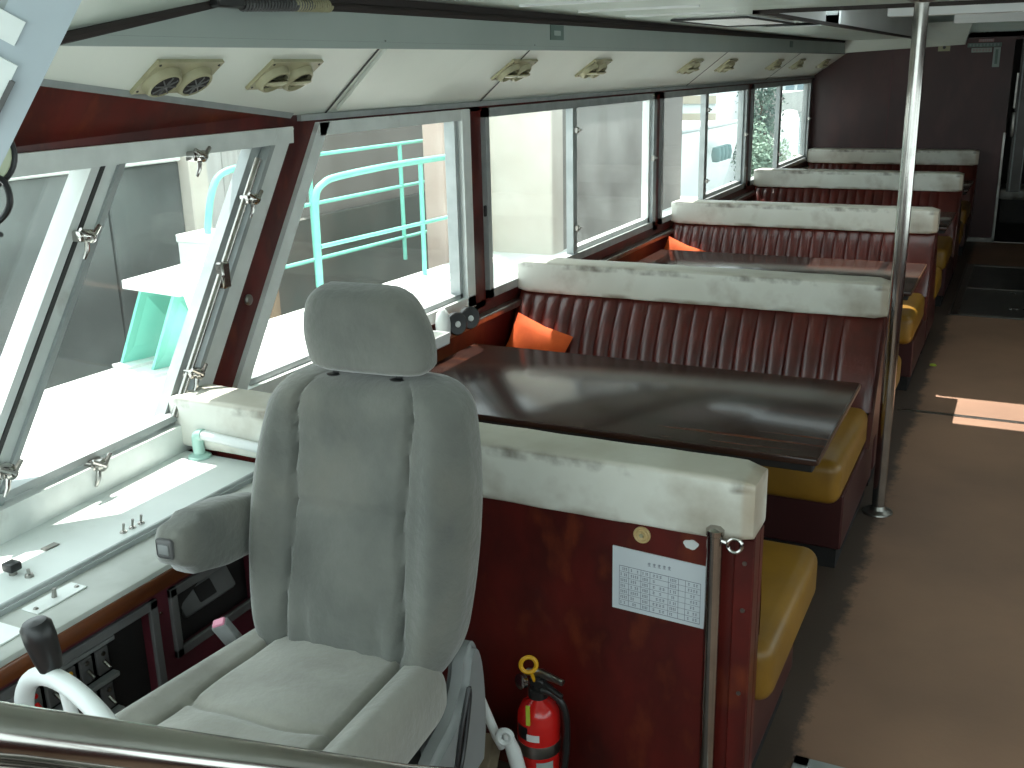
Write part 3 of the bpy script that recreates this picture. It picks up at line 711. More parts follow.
# ------------------------------------------------------------------ helm seat
ROT = math.radians(5)
t = thing('helm_chair', 'grey velour helm seat with headrest and folding armrest, facing the bow', 'chair', (-1.178,1.45,0), ROT)
K = dict(parent=t, local=True)
def sgnpow(v, p): return math.copysign(abs(v)**p, v)
def back_bm():
    b = B(); n = 160; rings = []; H0, H1 = .60, 1.228; m = 60
    for j in range(m+1):
        v = j/m
        z = H0 + (H1-H0)*v
        w = .226 + .034*sin(PI*min(1,v*1.0))**.8 - .014*max(0,(v-.62)/.38)**1.6
        tb = min(1, v/.10); tt = min(1, (1-v)/.085)
        ends = math.sqrt(max(0,1-(1-tb)**2))*math.sqrt(max(0,1-(1-tt)**2))
        wsc = .70+.30*math.sqrt(max(0,1-(1-min(1,v/.2))**2)) if v < .5 else .62+.38*math.sqrt(max(0,1-(1-min(1,(1-v)/.13))**2))
        w *= wsc
        d = .088*max(.06, ends)
        yc = .165 + .155*(z-H0)/.65
        ring = []
        for k in range(n):
            a = 2*PI*k/n; ca, sa = cos(a), sin(a)
            x = sgnpow(ca,.55)*w; y = sgnpow(sa,.62)*d
            if sa < 0:
                u = abs(x)/w if w > 0 else 0
                bol = .040*math.exp(-((u-.80)/.15)**2)*sin(PI*min(1,max(0,v*.95+.05)))**.7
                us = .60-.10*math.exp(-((v-.55)/.35)**2)+.06*(v>.8)*(v-.8)/.2
                seam = .017*math.exp(-((u-us)/.026)**2)*(1 if v < .97 else 0)
                mid = .018*math.exp(-(u/.30)**2)*(math.exp(-((v-.3)/.18)**2) - .35*math.exp(-((v-.75)/.15)**2))
                hz = .008*math.exp(-((v-.58)/.014)**2)*(u < .52)
                wr = .005*sin(x*110+v*9)*math.exp(-((v-.18)/.10)**2)*(u < .62)
                y = y - (bol + mid + wr)*ends + (seam + hz)*ends
            ring.append((x, yc+y, z))
        rings.append(ring)
    b.loft(rings); return b
obj('backrest', back_bm(), 'velour', angle=80, **K)
def cush_bm():
    b = B(); n = 160; rings = []; m = 60; Y0, Y1 = .16, -.41
    for j in range(m+1):
        v = j/m; y = Y0+(Y1-Y0)*v
        w = .238+.022*v
        tb = min(1, v/.06); tt = min(1,(1-v)/.12)
        e = math.sqrt(max(0,1-(1-tb)**2))*math.sqrt(max(0,1-(1-tt)**2))
        h = .085*max(.08,e); w *= .86+.14*e
        zc = .585+.045*v
        ring = []
        for k in range(n):
            a = 2*PI*k/n; ca, sa = cos(a), sin(a)
            x = sgnpow(ca,.5)*w; z = sgnpow(sa,.6)*h
            if sa > 0:
                u = abs(x)/w
                z += e*(.040*math.exp(-((u-.86)/.13)**2)*(.5+.5*v) - .020*math.exp(-((u-.64)/.028)**2)
                        - .012*math.exp(-((v-.50-.14*(1-u*u))/.020)**2)*(u < .62) + .010*math.exp(-(u/.4)**2)
                        + .005*sin(x*30+v*14)*(u<.6)*v)
            ring.append((x-.012, y, zc+z))
        rings.append(ring)
    b.loft(rings); return b
obj('seat_cushion', cush_bm(), 'velour_lit', angle=80, **K)
def head_bm():
    b = B(); n = 48; m = 26; rings = []
    for j in range(m+1):
        v = j/m; z = 1.232+.180*v
        w = .130+.075*v*(1-v)-.032*v*v; sh = .022-.042*v
        e = math.sqrt(max(0,1-(1-min(1,v/.14))**2))*math.sqrt(max(0,1-(1-min(1,(1-v)/.22))**2))
        w *= .70+.30*e; d = .060*max(.1,e)
        yc = .285+.03*v
        rings.append([(sh+sgnpow(cos(a),.55)*w, yc+sgnpow(sin(a),.65)*d - .006*math.exp(-((abs(sgnpow(cos(a),.55))-.74)/.05)**2)*0, z) for a in [2*PI*k/n for k in range(n)]])
    b.loft(rings); return b
hr = obj('headrest', head_bm(), 'velour', angle=80, **K)
for x in (-.075,.075): b = B(); b.lathe([(.008,0),(.008,.02),(.022,.022),(.022,.036),(.008,.038),(.008,.08)], (x,.29,1.185), (0,0,1), 14); obj('headrest_post', b, 'black', hr, local=True)
# armrest
def loft_path(P, ru, rw, n=24, p=.5):
    P = [Vector(q) for q in P]; rings = []
    for i,q in enumerate(P):
        tt = (P[min(i+1,len(P)-1)]-P[max(i-1,0)]).normalized(); side_ = tt.cross(Vector((0,0,1))).normalized(); up = side_.cross(tt)
        rings.append([q + side_*sgnpow(cos(a),p)*ru[i] + up*sgnpow(sin(a),p)*rw[i] for a in [2*PI*k/n for k in range(n)]])
    return B().loft(rings)
ar = obj('armrest', loft_path([(-.275,.20,.885),(-.278,.10,.905),(-.28,.0,.925),(-.28,-.01,.93),(-.28,-.045,.938),(-.28,-.06,.94)],
    [.036,.042,.043,.042,.038,.020],[.066,.072,.064,.050,.040,.022]), 'velour', angle=70, **K)
b = B(); b.box(-.30,-.26,-.067,-.058,.918,.960,.007,3); ob = obj('end_button', b, 'greyframe', ar, local=True)
b = B(); b.box(-.293,-.267,-.070,-.066,.928,.950,.003,2); obj('button_inset', b, 'seatplastic', ar, local=True)
# recliner cover on the right
b = B(); prof = [(.25,.36),(.27,.46),(.265,.58),(.245,.65),(.215,.675),(.18,.65),(.16,.60),(.10,.55),(.0,.52),(-.02,.44),(.0,.36)]
pts = catmull([Vector((.208,y,z)) for y,z in prof+[prof[0]]], 4)[:-1]
b.prism(pts, (.052,0,0))
bmesh.ops.recalc_face_normals(b.bm, faces=b.bm.faces)
es = [e for e in b.bm.edges if abs(e.verts[0].co.x-e.verts[1].co.x) < 1e-5]
bmesh.ops.bevel(b.bm, geom=es, offset=.014, segments=3, affect='EDGES')
rc = obj('recliner_cover', b, 'seatplastic', angle=50, **K)
b = B(); b.tube([(.264,.165,.60),(.266,.16,.57),(.266,.115,.46),(.264,.085,.44),(.264,.12,.53),(.264,.165,.60)], .005, 8, 5); obj('recline_lever', b, 'black', rc, local=True)
# belt buckle on the left
bk = obj('belt_buckle', B().box(-.018,.018,-.012,.012,-.045,.045,.004,2, Matrix.Translation((-.258,.075,.672)) @ Euler((.35,-.35,.3)).to_matrix().to_4x4()), 'seatplastic', **K)
obj('release_button', B().box(-.014,.014,-.010,.010,.043,.050,.002,1, Matrix.Translation((-.258,.075,.672)) @ Euler((.35,-.35,.3)).to_matrix().to_4x4()), 'pink', bk, local=True)
obj('belt_strap', B().tube([(-.245,.085,.63),(-.24,.10,.58),(-.23,.12,.50)], .010, 8), 'card', bk, local=True)
b = B(); b.box(-.22,.22,-.36,.22,.44,.52,.01,2); b.lathe([(.06,.10),(.055,.44)], (0,-.05,0), (0,0,1), 20); b.lathe([(.17,0),(.17,.015),(.07,.04),(.06,.12)], (0,-.05,0), (0,0,1), 24)
obj('pedestal', b, 'black', **K)

# ------------------------------------------------------------------ helm console
t = thing('helm_console', 'long pale painted helm console with maroon switch front under the raked windows', 'console', (-1.9,1.3,0))
b = B(); b.hexa([(-2.10,.2,.0),(-1.70,.2,.0),(-1.70,2.13,.0),(-2.14,2.13,.0),(-2.08,.2,.745),(-1.70,.2,.745),(-1.70,2.13,.745),(-2.16,2.13,.745)]); obj('carcass', b, 'blackmat', t, False)
b = B(); b.hexa([(-2.04,.2,.745),(-1.815,.2,.745),(-1.815,2.13,.745),(-2.165,2.13,.745),(-2.04,.2,.782),(-1.815,.2,.782),(-1.815,2.13,.782),(-2.165,2.13,.782)]); obj('worktop', b, 'console', t, False)
b = B(); b.box(-1.815,-1.655,.2,2.13,.735,.775,.008,2); obj('front_shelf', b, 'console_low', t)
b = B(); b.tube([(-1.815,.2,.785),(-1.815,2.12,.785)], .0085, 10); b.box(-1.828,-1.802,.2,2.12,.775,.786); obj('edge_rail', b, 'alu', t)
b = B(); b.box(-1.668,-1.650,.2,2.13,.722,.762,.006,2); obj('timber_trim', b, 'trimwood', t)
b = B()   # maroon front with two openings
for y0,y1,z0,z1 in ((.2,1.07,.30,.72),(1.50,1.565,.30,.72),(1.85,2.13,.30,.72),(.2,2.13,.0,.36),(1.07,1.5,.70,.72),(1.565,1.85,.36,.535),(1.565,1.85,.70,.72)):
    b.box(-1.70,-1.668,y0,y1,z0,z1)
obj('front_panel', b, 'maroonpaint', t, False)
def bezel(y0,y1,z0,z1,w=.022):
    b = B()
    for a in ((y0,y1,z1-w,z1),(y0,y1,z0,z0+w),(y0,y0+w,z0,z1),(y1-w,y1,z0,z1)): b.box(-1.670,-1.658,*a,.002,1)
    obj('bezel', b, 'greyframe', t, False)
bezel(1.06,1.515,.36,.708); bezel(1.555,1.86,.53,.708)
# switch bank inside the left opening
sb = obj('switch_panel', B().box(-1.74,-1.70,1.14,1.40,.40,.68), 'black', t, False)
b = B()
for z in (.665,.575,.485): b.box(-1.70,-1.680,1.13,1.405,z-.006,z+.006,.002,1)
obj('switch_rail', b, 'seatplastic', sb)
for i in range(3):
    for j in range(6):
        y = 1.155+j*.044; z = .62-i*.09
        b = B(); b.box(-1.70,-1.690,y-.016,y+.016,z-.030,z+.030,.002,1); obj('switch_plate', b, 'greyframe', sb, False)
        b = B(); b.tube([(-1.69,y,z),(-1.672,y,z-.012)], [.005,.004], 8); b.lathe([(.001,0),(.006,0),(.005,.003),(.001,.003)], (-1.689,y,z+.018), (1,0,0), 8)
        obj('toggle', b, ('chrome','red','chrome','yellowpl','steel')[(i*2+j)%5], sb)
# handset and wiring in the right opening
hs = B(); hs.box(-.035,.035,-.08,.08,-.015,.015,.01,2, Matrix.Translation((-1.70,1.70,.63)) @ Euler((.3,1.1,.1)).to_matrix().to_4x4())
h = thing('radio_handset', 'grey radio handset lying in the right opening of the maroon console front', 'handset', (-1.70,1.70,.56)); obj('handset_body', hs, 'greyframe', h)
obj('display', B().box(-.02,.02,-.03,.02,.0145,.0165,.002,1, Matrix.Translation((-1.70,1.70,.63)) @ Euler((.3,1.1,.1)).to_matrix().to_4x4()), 'blackmat', h, False)
b = B()
for k in range(4):
    y = 1.61+.05*k; b.tube([(-1.72,y,.70),(-1.71-.01*(k%2),y+.03,.64),(-1.72,y+.05*(k%3),.59),(-1.71,y+.07,.545)], .003, 6, 4)
obj('wiring', b, 'rubber', t)
b = B()
for y,z in ((1.59,.70),(1.62,.69),(1.49,.69),(1.53,.66),(1.45,.70)): b.lathe([(.001,0),(.006,0),(.004,.003),(.001,.003)], (-1.67,y,z), (1,0,0), 10)
obj('panel_screws', b, 'chrome', t)
# fittings on the console top
for y,l in ((1.631,'nearest of three small toggle switches on the console top'),(1.660,'middle one of three small toggle switches on the console top'),(1.688,'rearmost of three small toggle switches on the console top')):
    s = thing('toggle_switch', l, 'switch', (-1.867,y,.782), 0, 'toggle switches on the console')
    obj('collar', B().lathe([(.001,0),(.009,0),(.008,.004),(.004,.006),(.001,.006)], (-1.867,y,.782), (0,0,1), 12), 'chrome', s)
    obj('lever', B().tube([(-1.867,y,.786),(-1.865,y+.002,.805)], [.0025,.0035], 8), 'steel', s)
s = thing('black_knob', 'small black knob on the sunlit console top at the left edge', 'knob', (-1.928,1.368,.782))
obj('knob_cap', B().box(-1.944,-1.912,1.353,1.383,.792,.812,.004,2), 'black', s)
obj('knob_stem', B().lathe([(.009,0),(.009,.012)], (-1.928,1.368,.782), (0,0,1), 12), 'steel', s)
single('push_button', B().lathe([(.001,0),(.010,0),(.009,.006),(.004,.008),(.004,.018),(.001,.019)], (-1.885,1.375,.782), (0,0,1), 12), 'steel', 'tiny steel push button beside the black knob', 'button')
s = thing('switch_plate', 'oblong pale plate with a toggle and screws on the console shelf', 'plate', (-1.755,1.335,.775))
obj('plate', B().box(-1.785,-1.735,1.27,1.40,.775,.779,.0015,1), 'alu_light', s)
obj('toggle', B().tube([(-1.762,1.335,.779),(-1.758,1.335,.800)], [.006,.004], 10), 'steel', s)
for y in (1.282,1.388): obj('screw', B().lathe([(.001,0),(.006,0),(.004,.003),(.001,.003)], (-1.755,y,.779), (0,0,1), 10), 'steel', s)
single('blank_plate', B().box(-1.79,-1.70,1.12,1.215,.775,.779,.0015,1), 'alu_light', 'blank pale metal plate on the console shelf at the left edge of the photo', 'plate')
single('console_latch', B().box(-1.975,-1.955,1.48,1.52,.782,.786,.0015,1), 'steel', 'flat little metal latch on the bright console top', 'latch')
t = thing('grab_pipe', 'white grab pipe with a green elbow foot at the end of the console', 'pipe', (-2.055,2.11,.782))
b = B(); b.tube([(-2.06,2.105,.845),(-2.03,2.105,.852),(-1.6,2.09,.835),(-1.2,2.09,.82)], .0145, 14); obj('rail', b, 'white', t)
b = B(); b.tube([(-2.055,2.105,.785),(-2.058,2.105,.825),(-2.055,2.105,.848),(-2.035,2.105,.853)], .0165, 14, 4); b.lathe([(.017,0),(.034,0),(.032,.006),(.017,.012)], (-2.055,2.105,.783), (0,0,1), 18); obj('elbow', b, 'mint_pale', t)

# ------------------------------------------------------------------ steering wheel, throttle, rails, pillar
wc = Vector((-1.163,.892,.831)); ax = Vector((.185,.978,.10)).normalized()
t = thing('steering_wheel', 'white steering wheel with a black spinner knob in front of the helm seat', 'steering wheel', (wc.x,wc.y,0))
uu = Vector((0,0,1)); uu = (uu-ax*uu.dot(ax)).normalized()
b = B(); b.torus(wc, ax, .170, .0145, 64, 14, u=uu); obj('rim', b, 'white', t)
b = B(); ww = ax.cross(uu)
for a in (-.02,2.08,4.17):
    d = uu*cos(a)+ww*sin(a); b.tube([wc, wc+d*.1, wc+d*.168], [.014,.010,.008], 10)
obj('spoke', b, 'white', t)
b = B(); b.lathe([(.001,-.02),(.035,-.02),(.04,0),(.03,.02),(.001,.025)], wc, ax, 20); obj('hub', b, 'seatplastic', t)
b = B(); b.tube([wc-ax*.02, wc-ax*.15, (wc.x-.03,wc.y-.19,.5), (wc.x-.03,wc.y-.19,.0)], [.018,.022,.03,.04], 14); obj('column', b, 'seatplastic', t)
kp = wc + (uu*cos(-.22)+ww*sin(-.22))*.178 + ax*.006
b = B(); b.lathe([(.008,0),(.017,.004),(.020,.02),(.023,.055),(.0225,.075),(.017,.082),(.001,.084)], kp, (-.12,-.10,1), 22); obj('spinner_knob', b, 'black', t)
t = thing('throttle_ring', 'black and chrome ring handle beside the steering wheel at the left edge', 'handle', (-1.36,.82,.9))
b = B(); b.torus((-1.375,.84,.905), (.5,.5,.7), .055, .011, 36, 10); obj('ring', b, 'black', t)
b = B(); b.torus((-1.375,.84,.905), (.5,.5,.7), .036, .007, 36, 8); b.tube([(-1.40,.85,.90),(-1.55,.84,.86),(-1.68,.84,.77)], .01, 10); obj('inner_ring', b, 'chrome', t)

t = thing('grab_rail', 'pair of polished steel tubes running across the bottom left corner', 'rail', (-.55,.5,1.2))
b = B(); b.tube([(-1.10,-.05,1.698),(-.6266,.4139,1.377),(-.4573,.6708,1.2005),(-.30,.95,1.03)], .0195, 24); obj('upper_tube', b, 'chrome', t)
b = B(); b.tube([(-1.10,-.05,1.645),(-.618,.409,1.333),(-.448,.665,1.165),(-.30,.93,1.00)], .0215, 24); obj('lower_tube', b, 'chrome', t)

# raked windscreen pillar close to the camera
a = Vector((-.84,.775,1.903)); d = Vector((-.054,-.078,-.153)).normalized()
fw = Vector((-.84,.775,.075)).normalized()            # roughly away from the cabin centre
lat = d.cross(fw).normalized()
if lat.x > 0: lat = -lat
t = thing('windscreen_pillar', 'pale blue-white raked windscreen pillar crossing the top left corner', 'pillar', a+d*.6)
def beam(b, o, L0, L1, w0, w1, t0, t1):
    P = lambda l,w,q: o + d*l + lat*w + fw*q
    b.hexa([P(L0,w0,t0),P(L0,w1,t0),P(L0,w1,t1),P(L0,w0,t1),P(L1,w0,t0),P(L1,w1,t0),P(L1,w1,t1),P(L1,w0,t1)]); return b
obj('post', beam(B(), a, -.14, .62, 0, .055, 0, .05), 'pillar', t, False)
b = B(); beam(b, a, -.14,.62,.055,.11,.01,.05); obj('glazing_strip', b, 'alu', t, False)
b = B(); beam(b, a, .085,.145,.024,.060,-.008,.002); beam(b, a, .045,.07,.034,.065,-.005,.002); obj('catch_plate', b, 'alu_light', t, False)
b = B(); beam(b, a, .143,.150,.022,.065,-.012,.002); beam(b, a, .10,.145,.020,.025,-.011,.001); obj('catch_edge', b, 'greyframe', t, False)
lc = Vector((-1.003,.754,1.757))
t = thing('cabin_fan_lamp', 'round pale yellow lamp with dark rim half hidden by the pillar at the left edge', 'lamp', lc-Vector((0,0,.05)))
vd = (Vector((0,0,1.828))-lc).normalized()
b = B(); b.lathe([(.001,-.03),(.025,-.028),(.035,-.012),(.037,.0),(.034,.004),(.001,.006)], lc, vd, 28); obj('lamp_body', b, 'lens', t)
b = B(); b.torus(lc, vd, .0375, .0035, 40, 8); obj('rim', b, 'black', t)
b = B(); b.tube([lc+Vector((.01,.0,-.02))+vd*.01, lc+Vector((.028,.008,-.03)), lc+Vector((.030,.008,-.055)), lc+Vector((.01,0,-.075)), lc+Vector((-.03,-.01,-.082))], .0035, 8, 6)
b.tube([lc+Vector((.02,0,-.085)), lc+Vector((-.02,0,-.09)), lc+Vector((-.06,0,-.085))], .003, 8, 4); obj('cable', b, 'black', t)

# ------------------------------------------------------------------ air vents and items along the soffit
def vent(yc, label, closed=False, single_=False, L=.235):
    t = thing('air_vent', label, 'vent', SO(yc,.6), 0, 'cream air vents along the soffit')
    e1 = Vector((0,1,0)); e2 = Vector((.33,0,.23)).normalized(); n = Vector((.57,0,-.82)).normalized(); o = SO(yc,.60)
    def pt(a, c, h): return o + e1*a + e2*c + n*h
    sl = -.12
    b = B(); W = .065
    P = [pt(-L/2-sl*0,-W,0), pt(L/2,-W,0), pt(L/2,W,0), pt(-L/2,W,0)]
    b.prism(P, n*.010); obj('housing', b, 'cream', t, False)
    b = B()
    for a in (-L/2+.012, L/2-.012):
        for c in (-W+.012, W-.012): b.lathe([(.001,.0),(.004,0),(.003,.002),(.001,.002)], pt(a,c,.010), n, 8)
    obj('screw', b, 'rubber', t)
    for s in (-1,1):
        cc = pt(s*L*.24, -.008, .008)
        b = B(); b.lathe([(.055,0),(.053,.010),(.047,.020),(.041,.022),(.040,.010)], cc, n, 32); ring = obj('nozzle_ring', b, 'cream', t)
        if closed:
            tl = (n*.8 - e2*.6 + e1*.1).normalized()
            b = B(); b.lathe([(.001,.0),(.038,.0),(.038,.006),(.026,.012),(.001,.014)], cc+n*.014, tl, 28); obj('flap', b, 'cream', ring)
            b = B(); b.lathe([(.001,.0),(.040,.0),(.040,.002),(.001,.002)], cc+n*.008, n, 28); obj('duct', b, 'blackmat', ring)
        else:
            b = B(); b.lathe([(.001,.0),(.041,.0),(.041,.012),(.030,.016),(.001,.012)], cc+n*.006, n, 28); disc = obj('louvre_disc', b, 'blackmat', ring)
            b = B()
            for k in range(8):
                aa = PI*k/4; dd = (e1*cos(aa)+e2*sin(aa)); b.tube([cc+n*.022+dd*.008, cc+n*.022+dd*.036], .002, 6)
            b.lathe([(.001,0),(.007,0),(.006,.004),(.001,.005)], cc+n*.021, n, 12)
            obj('fins', b, 'greyframe', ring)
for i,(y,l,cl) in enumerate(((2.115,'nearest cream twin air vent with two black louvre discs',False),(2.555,'second cream twin air vent from the helm with tilted cream flaps',True),
        (4.10,'third cream air vent from the helm, right of the loose soffit board',True),(5.0,'fourth cream air vent from the helm, above the second side window',True),
        (6.65,'fifth cream air vent, above the post before the third window',True),(7.52,'sixth cream air vent, over the third window',True),
        (9.07,'seventh cream air vent, above the post before the rearmost window',True),(10.0,'eighth cream air vent, over the rearmost window',True),(11.3,'farthest small cream air vent next to the rear bulkhead',True))):
    vent(y, l, cl)
t = thing('band_sticker', 'small square grey-green pictogram sticker on the ceiling edge band', 'sticker', (-1.858,4.247,1.95))
obj('square', B().box(-1.860,-1.857,4.178,4.318,1.950,2.010), 'signteal', t, False)
obj('pictogram', B().box(-1.857,-1.8562,4.215,4.285,1.968,1.988,.0003,1), 'signpale', t, False)
single('band_sticker', B().box(-1.860,-1.857,9.0,9.12,1.965,2.015), 'signteal', 'tiny far square sticker on the ceiling edge band near the rear', 'sticker', smooth=False)
t = thing('coiled_cable', 'dark coiled cable hanging at the ceiling edge above the first vents', 'cable', (-1.83,2.4,2.0))
b = B(); P = []
for k in range(260):
    f = k/259; a = f*2*PI*24; P.append((-1.835+.013*cos(a), 2.20+.30*f, 2.003+.012*f+.013*sin(a)))
b.tube(P, .0035, 6); obj('coil', b, 'greyframe', t)
b = B(); b.tube([(-1.835,2.10,2.02),(-1.835,2.22,1.998),(-1.835,2.50,2.012)], .0095, 8); b.box(-1.85,-1.82,2.10,2.20,1.995,2.03,.004,1); obj('plug', b, 'black', t)
b = B(); P = []
for k in range(160):
    f = k/159; a = f*2*PI*14; P.append((-1.835+.014*cos(a), 2.42+.16*f, 2.012+.004*f+.014*sin(a)))
b.tube(P, .0035, 6); obj('spring', b, 'cream', t)
b = B(); b.prism([SO(3.55,.985,.003), SO(3.98,.985,.003), SO(3.96,.93,.003)], (.002,0,-.003)); single('peeling_edge', b, 'tableedge', 'dark brown gap at the top corner of the loose soffit board', 'gap', smooth=False)
b = B(); b.lathe([(.001,0),(.007,0),(.005,.003),(.001,.004)], SO(2.55,.15), (.57,0,-.82), 10); single('panel_screw', b, 'rubber', 'dark screw low on the soffit beneath the second vent', 'screw')

# ------------------------------------------------------------------ outside: pontoon, gangway, quay, boats, trees
b = B(); b.box(-60,-2.6,-40,90,-1.2,-1.0); tag(obj('water', b, 'water', None, False), kind='structure')
PZ = .30
b = B(); b.hexa([(-2.75,-3,-.4),(-4.75,-3,-.4),(-4.05,12.5,-.4),(-2.75,12.5,-.4),(-2.75,-3,PZ),(-4.75,-3,PZ),(-4.05,12.5,PZ),(-2.75,12.5,PZ)]); tag(obj('pontoon', b, 'pontoon', None, False), kind='structure')
b = B(); b.box(-40,-6.4,-6,12.5,-1.2,.25); b.box(-40,-13.2,12.5,70,-1.2,.25); tag(obj('ground', b, 'ground', None, False), kind='structure')

b = B()
for y0,y1 in ((-3,1.6),(1.62,3.3),(3.32,5.15),(5.17,5.86)): b.box(-5.75,-5.6,y0,y1,-1.0,1.25,.008,1)
tag(base(obj('quay_wall', b, 'quay', None, False)), 'dark wet grey concrete quay wall behind the white step platform', 'wall')
b = B(); b.box(-5.8,-5.55,-3,5.84,1.255,1.31,.01,1); tag(base(obj('quay_coping', b, 'pontoon', None, False)), 'bright white coping along the top of the dark quay wall', 'coping')
single('wall_pier', B().box(-5.72,-5.5,5.86,6.05,-.9,2.2,.01,1), 'pale_pile', 'pale upright concrete strip at the end of the dark quay wall', 'pier', smooth=False)
b = B()
for k in range(9): b.box(-6.35,-6.28,6.0+k*.22,6.21+k*.22,-.9,3.2,.006,1)
single('board_fence', b, 'fence', 'bleached upright boards seen past the end of the quay wall', 'fence', smooth=False)
b = B(); b.box(-6.25,-6.1,8.05,12.0,-.9,4.5); tag(base(obj('harbour_wall', b, 'quay2', None, False)), 'tall streaked grey brown concrete wall behind the green railings', 'wall')
b = B(); b.box(-6.08,-5.98,6.1,12.0,-.9,.55); tag(base(obj('stained_footing', b, 'quaylow', None, False)), 'dark stained low wall at the waterline behind the railings', 'wall')
single('quay_pile', B().box(-4.62,-4.42,7.70,8.02,-1,3.2,.015,2), 'pink_pile', 'pinkish painted upright pile seen at the right edge of the foremost side window', 'pile', smooth=False)
single('lit_wall_end', B().box(-4.34,-3.60,8.10,8.35,-.5,4.0,.02,2), 'pale_pile', 'wide concrete wall end, sunlit look in its pale colour, filling the left half of the second window', 'pillar', smooth=False)  # end face of the landing wall, painted paler to look lit
single('landing_wall', B().box(-4.2,-3.62,8.35,11.85,-.5,4.0,.01,1), 'quay2', 'streaked grey concrete wall running aft from its paler painted end', 'wall', smooth=False)
single('timber_fender', B().box(-4.90,-4.77,5.68,5.86,-1,.54,.01,1), 'rust_pile', 'short rusty timber fender at the edge of the white pontoon', 'fender', smooth=False)

# steps
t = thing('boarding_steps', 'white topped boarding platform on mint green slanted plate legs', 'steps', (-4.15,4.2,PZ))
b = B(); b.hexa([(-4.30,3.98,.755),(-3.84,3.92,.755),(-3.88,4.36,.755),(-4.36,4.60,.755),(-4.30,3.98,.80),(-3.84,3.92,.80),(-3.88,4.36,.80),(-4.36,4.60,.80)]); obj('lower_platform', b, 'whitebox', t, False)
b = B(); b.box(-4.78,-4.48,4.90,5.2,.84,.89,.006,1); b.box(-4.77,-4.49,4.91,5.2,.31,.84); obj('upper_platform', b, 'whitebox', t, False)
for x,y in ((-4.20,4.0),(-3.93,3.96)):
    b = B(); b.prism([(x,y+.02,.755),(x,y+.30,.755),(x-.08,y+.46,PZ+.015),(x-.22,y+.02,PZ+.015)], (-.018,0,0)); obj('leg', b, 'mint', t, False)
    b = B(); b.prism([(x-.26,y-.02,PZ),(x-.14,y-.06,PZ),(x+.0,y+.50,PZ),(x-.12,y+.52,PZ)], (0,0,.016)); obj('foot_plate', b, 'whitebox', t, False)
b = B(); b.prism([(-3.86,3.98,.755),(-3.90,4.34,.755),(-3.92,4.32,.46),(-3.88,4.06,.56)], (-.015,0,0)); obj('side_plate', b, 'whitebox', t, False)
b = B(); b.prism([(-3.92,4.34,.755),(-4.34,4.40,.755),(-4.36,4.46,.31),(-3.98,4.44,.31)], (0,.015,0)); obj('back_plate', b, 'mint_pale', t, False)

# railings
def rail(name, label, tubes, r=.026):
    pts0 = tubes[0][0]
    t = thing(name, label, 'railing', (pts0[0],pts0[1],PZ), 0, 'mint green gangway railings')
    for nm, P, rr in [(p[1], p[0], p[2]) for p in tubes if False] : pass
    return t
def rail2(label, parts):
    t = thing('gangway_railing', label, 'railing', (parts[0][1][0][0],parts[0][1][0][1],PZ), 0, 'mint green gangway railings')
    for nm, P, rr, sm in parts:
        obj(nm, B().tube(P, rr, 10, sm), 'mint', t)
x = -4.2
rail2('nearer mint green gangway railing with a rounded front corner', [
    ('top_rail', [(x,5.58,.30),(x,5.59,.8),(x,5.61,1.06),(x,5.70,1.14),(x,5.9,1.17),(x,6.6,1.185),(x,7.4,1.18),(x,8.0,1.18)], .024, 5),
    ('post', [(x,6.95,.30),(x,6.96,1.18)], .019, 0), ('post', [(x,8.0,.30),(x,8.0,1.18)], .018, 0),
    ('mid_rail', [(x,5.62,.73),(x,8.0,.69)], .015, 0)])
x = -4.72
rail2('farther mint green gangway railing behind the white pontoon edge', [
    ('top_rail', [(x,6.1,1.27),(x,8.9,1.27)], .015, 0), ('post', [(x,6.25,.30),(x,6.25,1.27)], .018, 0), ('post', [(x,7.5,.30),(x,7.5,1.27)], .018, 0), ('post', [(x,8.9,.30),(x,8.9,1.27)], .018, 0),
    ('mid_rail', [(x,5.6,.92),(x,8.9,.92)], .015, 0), ('low_rail', [(x,5.5,.52),(x,8.9,.47)], .015, 0)])
rail2('mint green arched handrail rising beside the white boarding steps', [
    ('top_rail', [(-4.6,5.0,.89),(-4.6,5.01,.95),(-4.6,5.08,1.15),(-4.6,5.2,1.25),(-4.6,5.5,1.27),(-4.6,5.85,1.27)], .022, 5)])

# moored white boat
t = thing('moored_boat', 'white hulled boat moored beyond the third window', 'boat', (-5.7,16,-1))
b = B(); rings = []
for i in range(13):
    f = i/12; y = 12.8+5.5*f; w = 1.2*math.sqrt(max(.002,1-(1-f)**3))
    rings.append([(-5.7+w,y,.92),(-5.7+w*.8,y,.1),(-5.7+w*.5,y,-.95),(-5.7-w*.5,y,-.95),(-5.7-w*.8,y,.1),(-5.7-w,y,.92)])
b.loft(rings); obj('hull', b, 'hull', t)
b = B(); b.tube([(-5.7,12.8,.93),(-4.75,14.0,.93),(-4.5,16,.93),(-4.5,18.3,.93)], .035, 8, 5); obj('gunwale', b, 'alu', t)
for k in range(4):
    b = B(); b.lathe([(.001,-.12),(.06,-.11),(.08,0),(.06,.11),(.001,.12)], (-4.42,16.3+k*.22,.50), (0,0,1), 12); single('boat_fender', b, 'tyre', 'teal fender in a row on the side of the white boat', 'fender', 'teal fenders on the white boat')

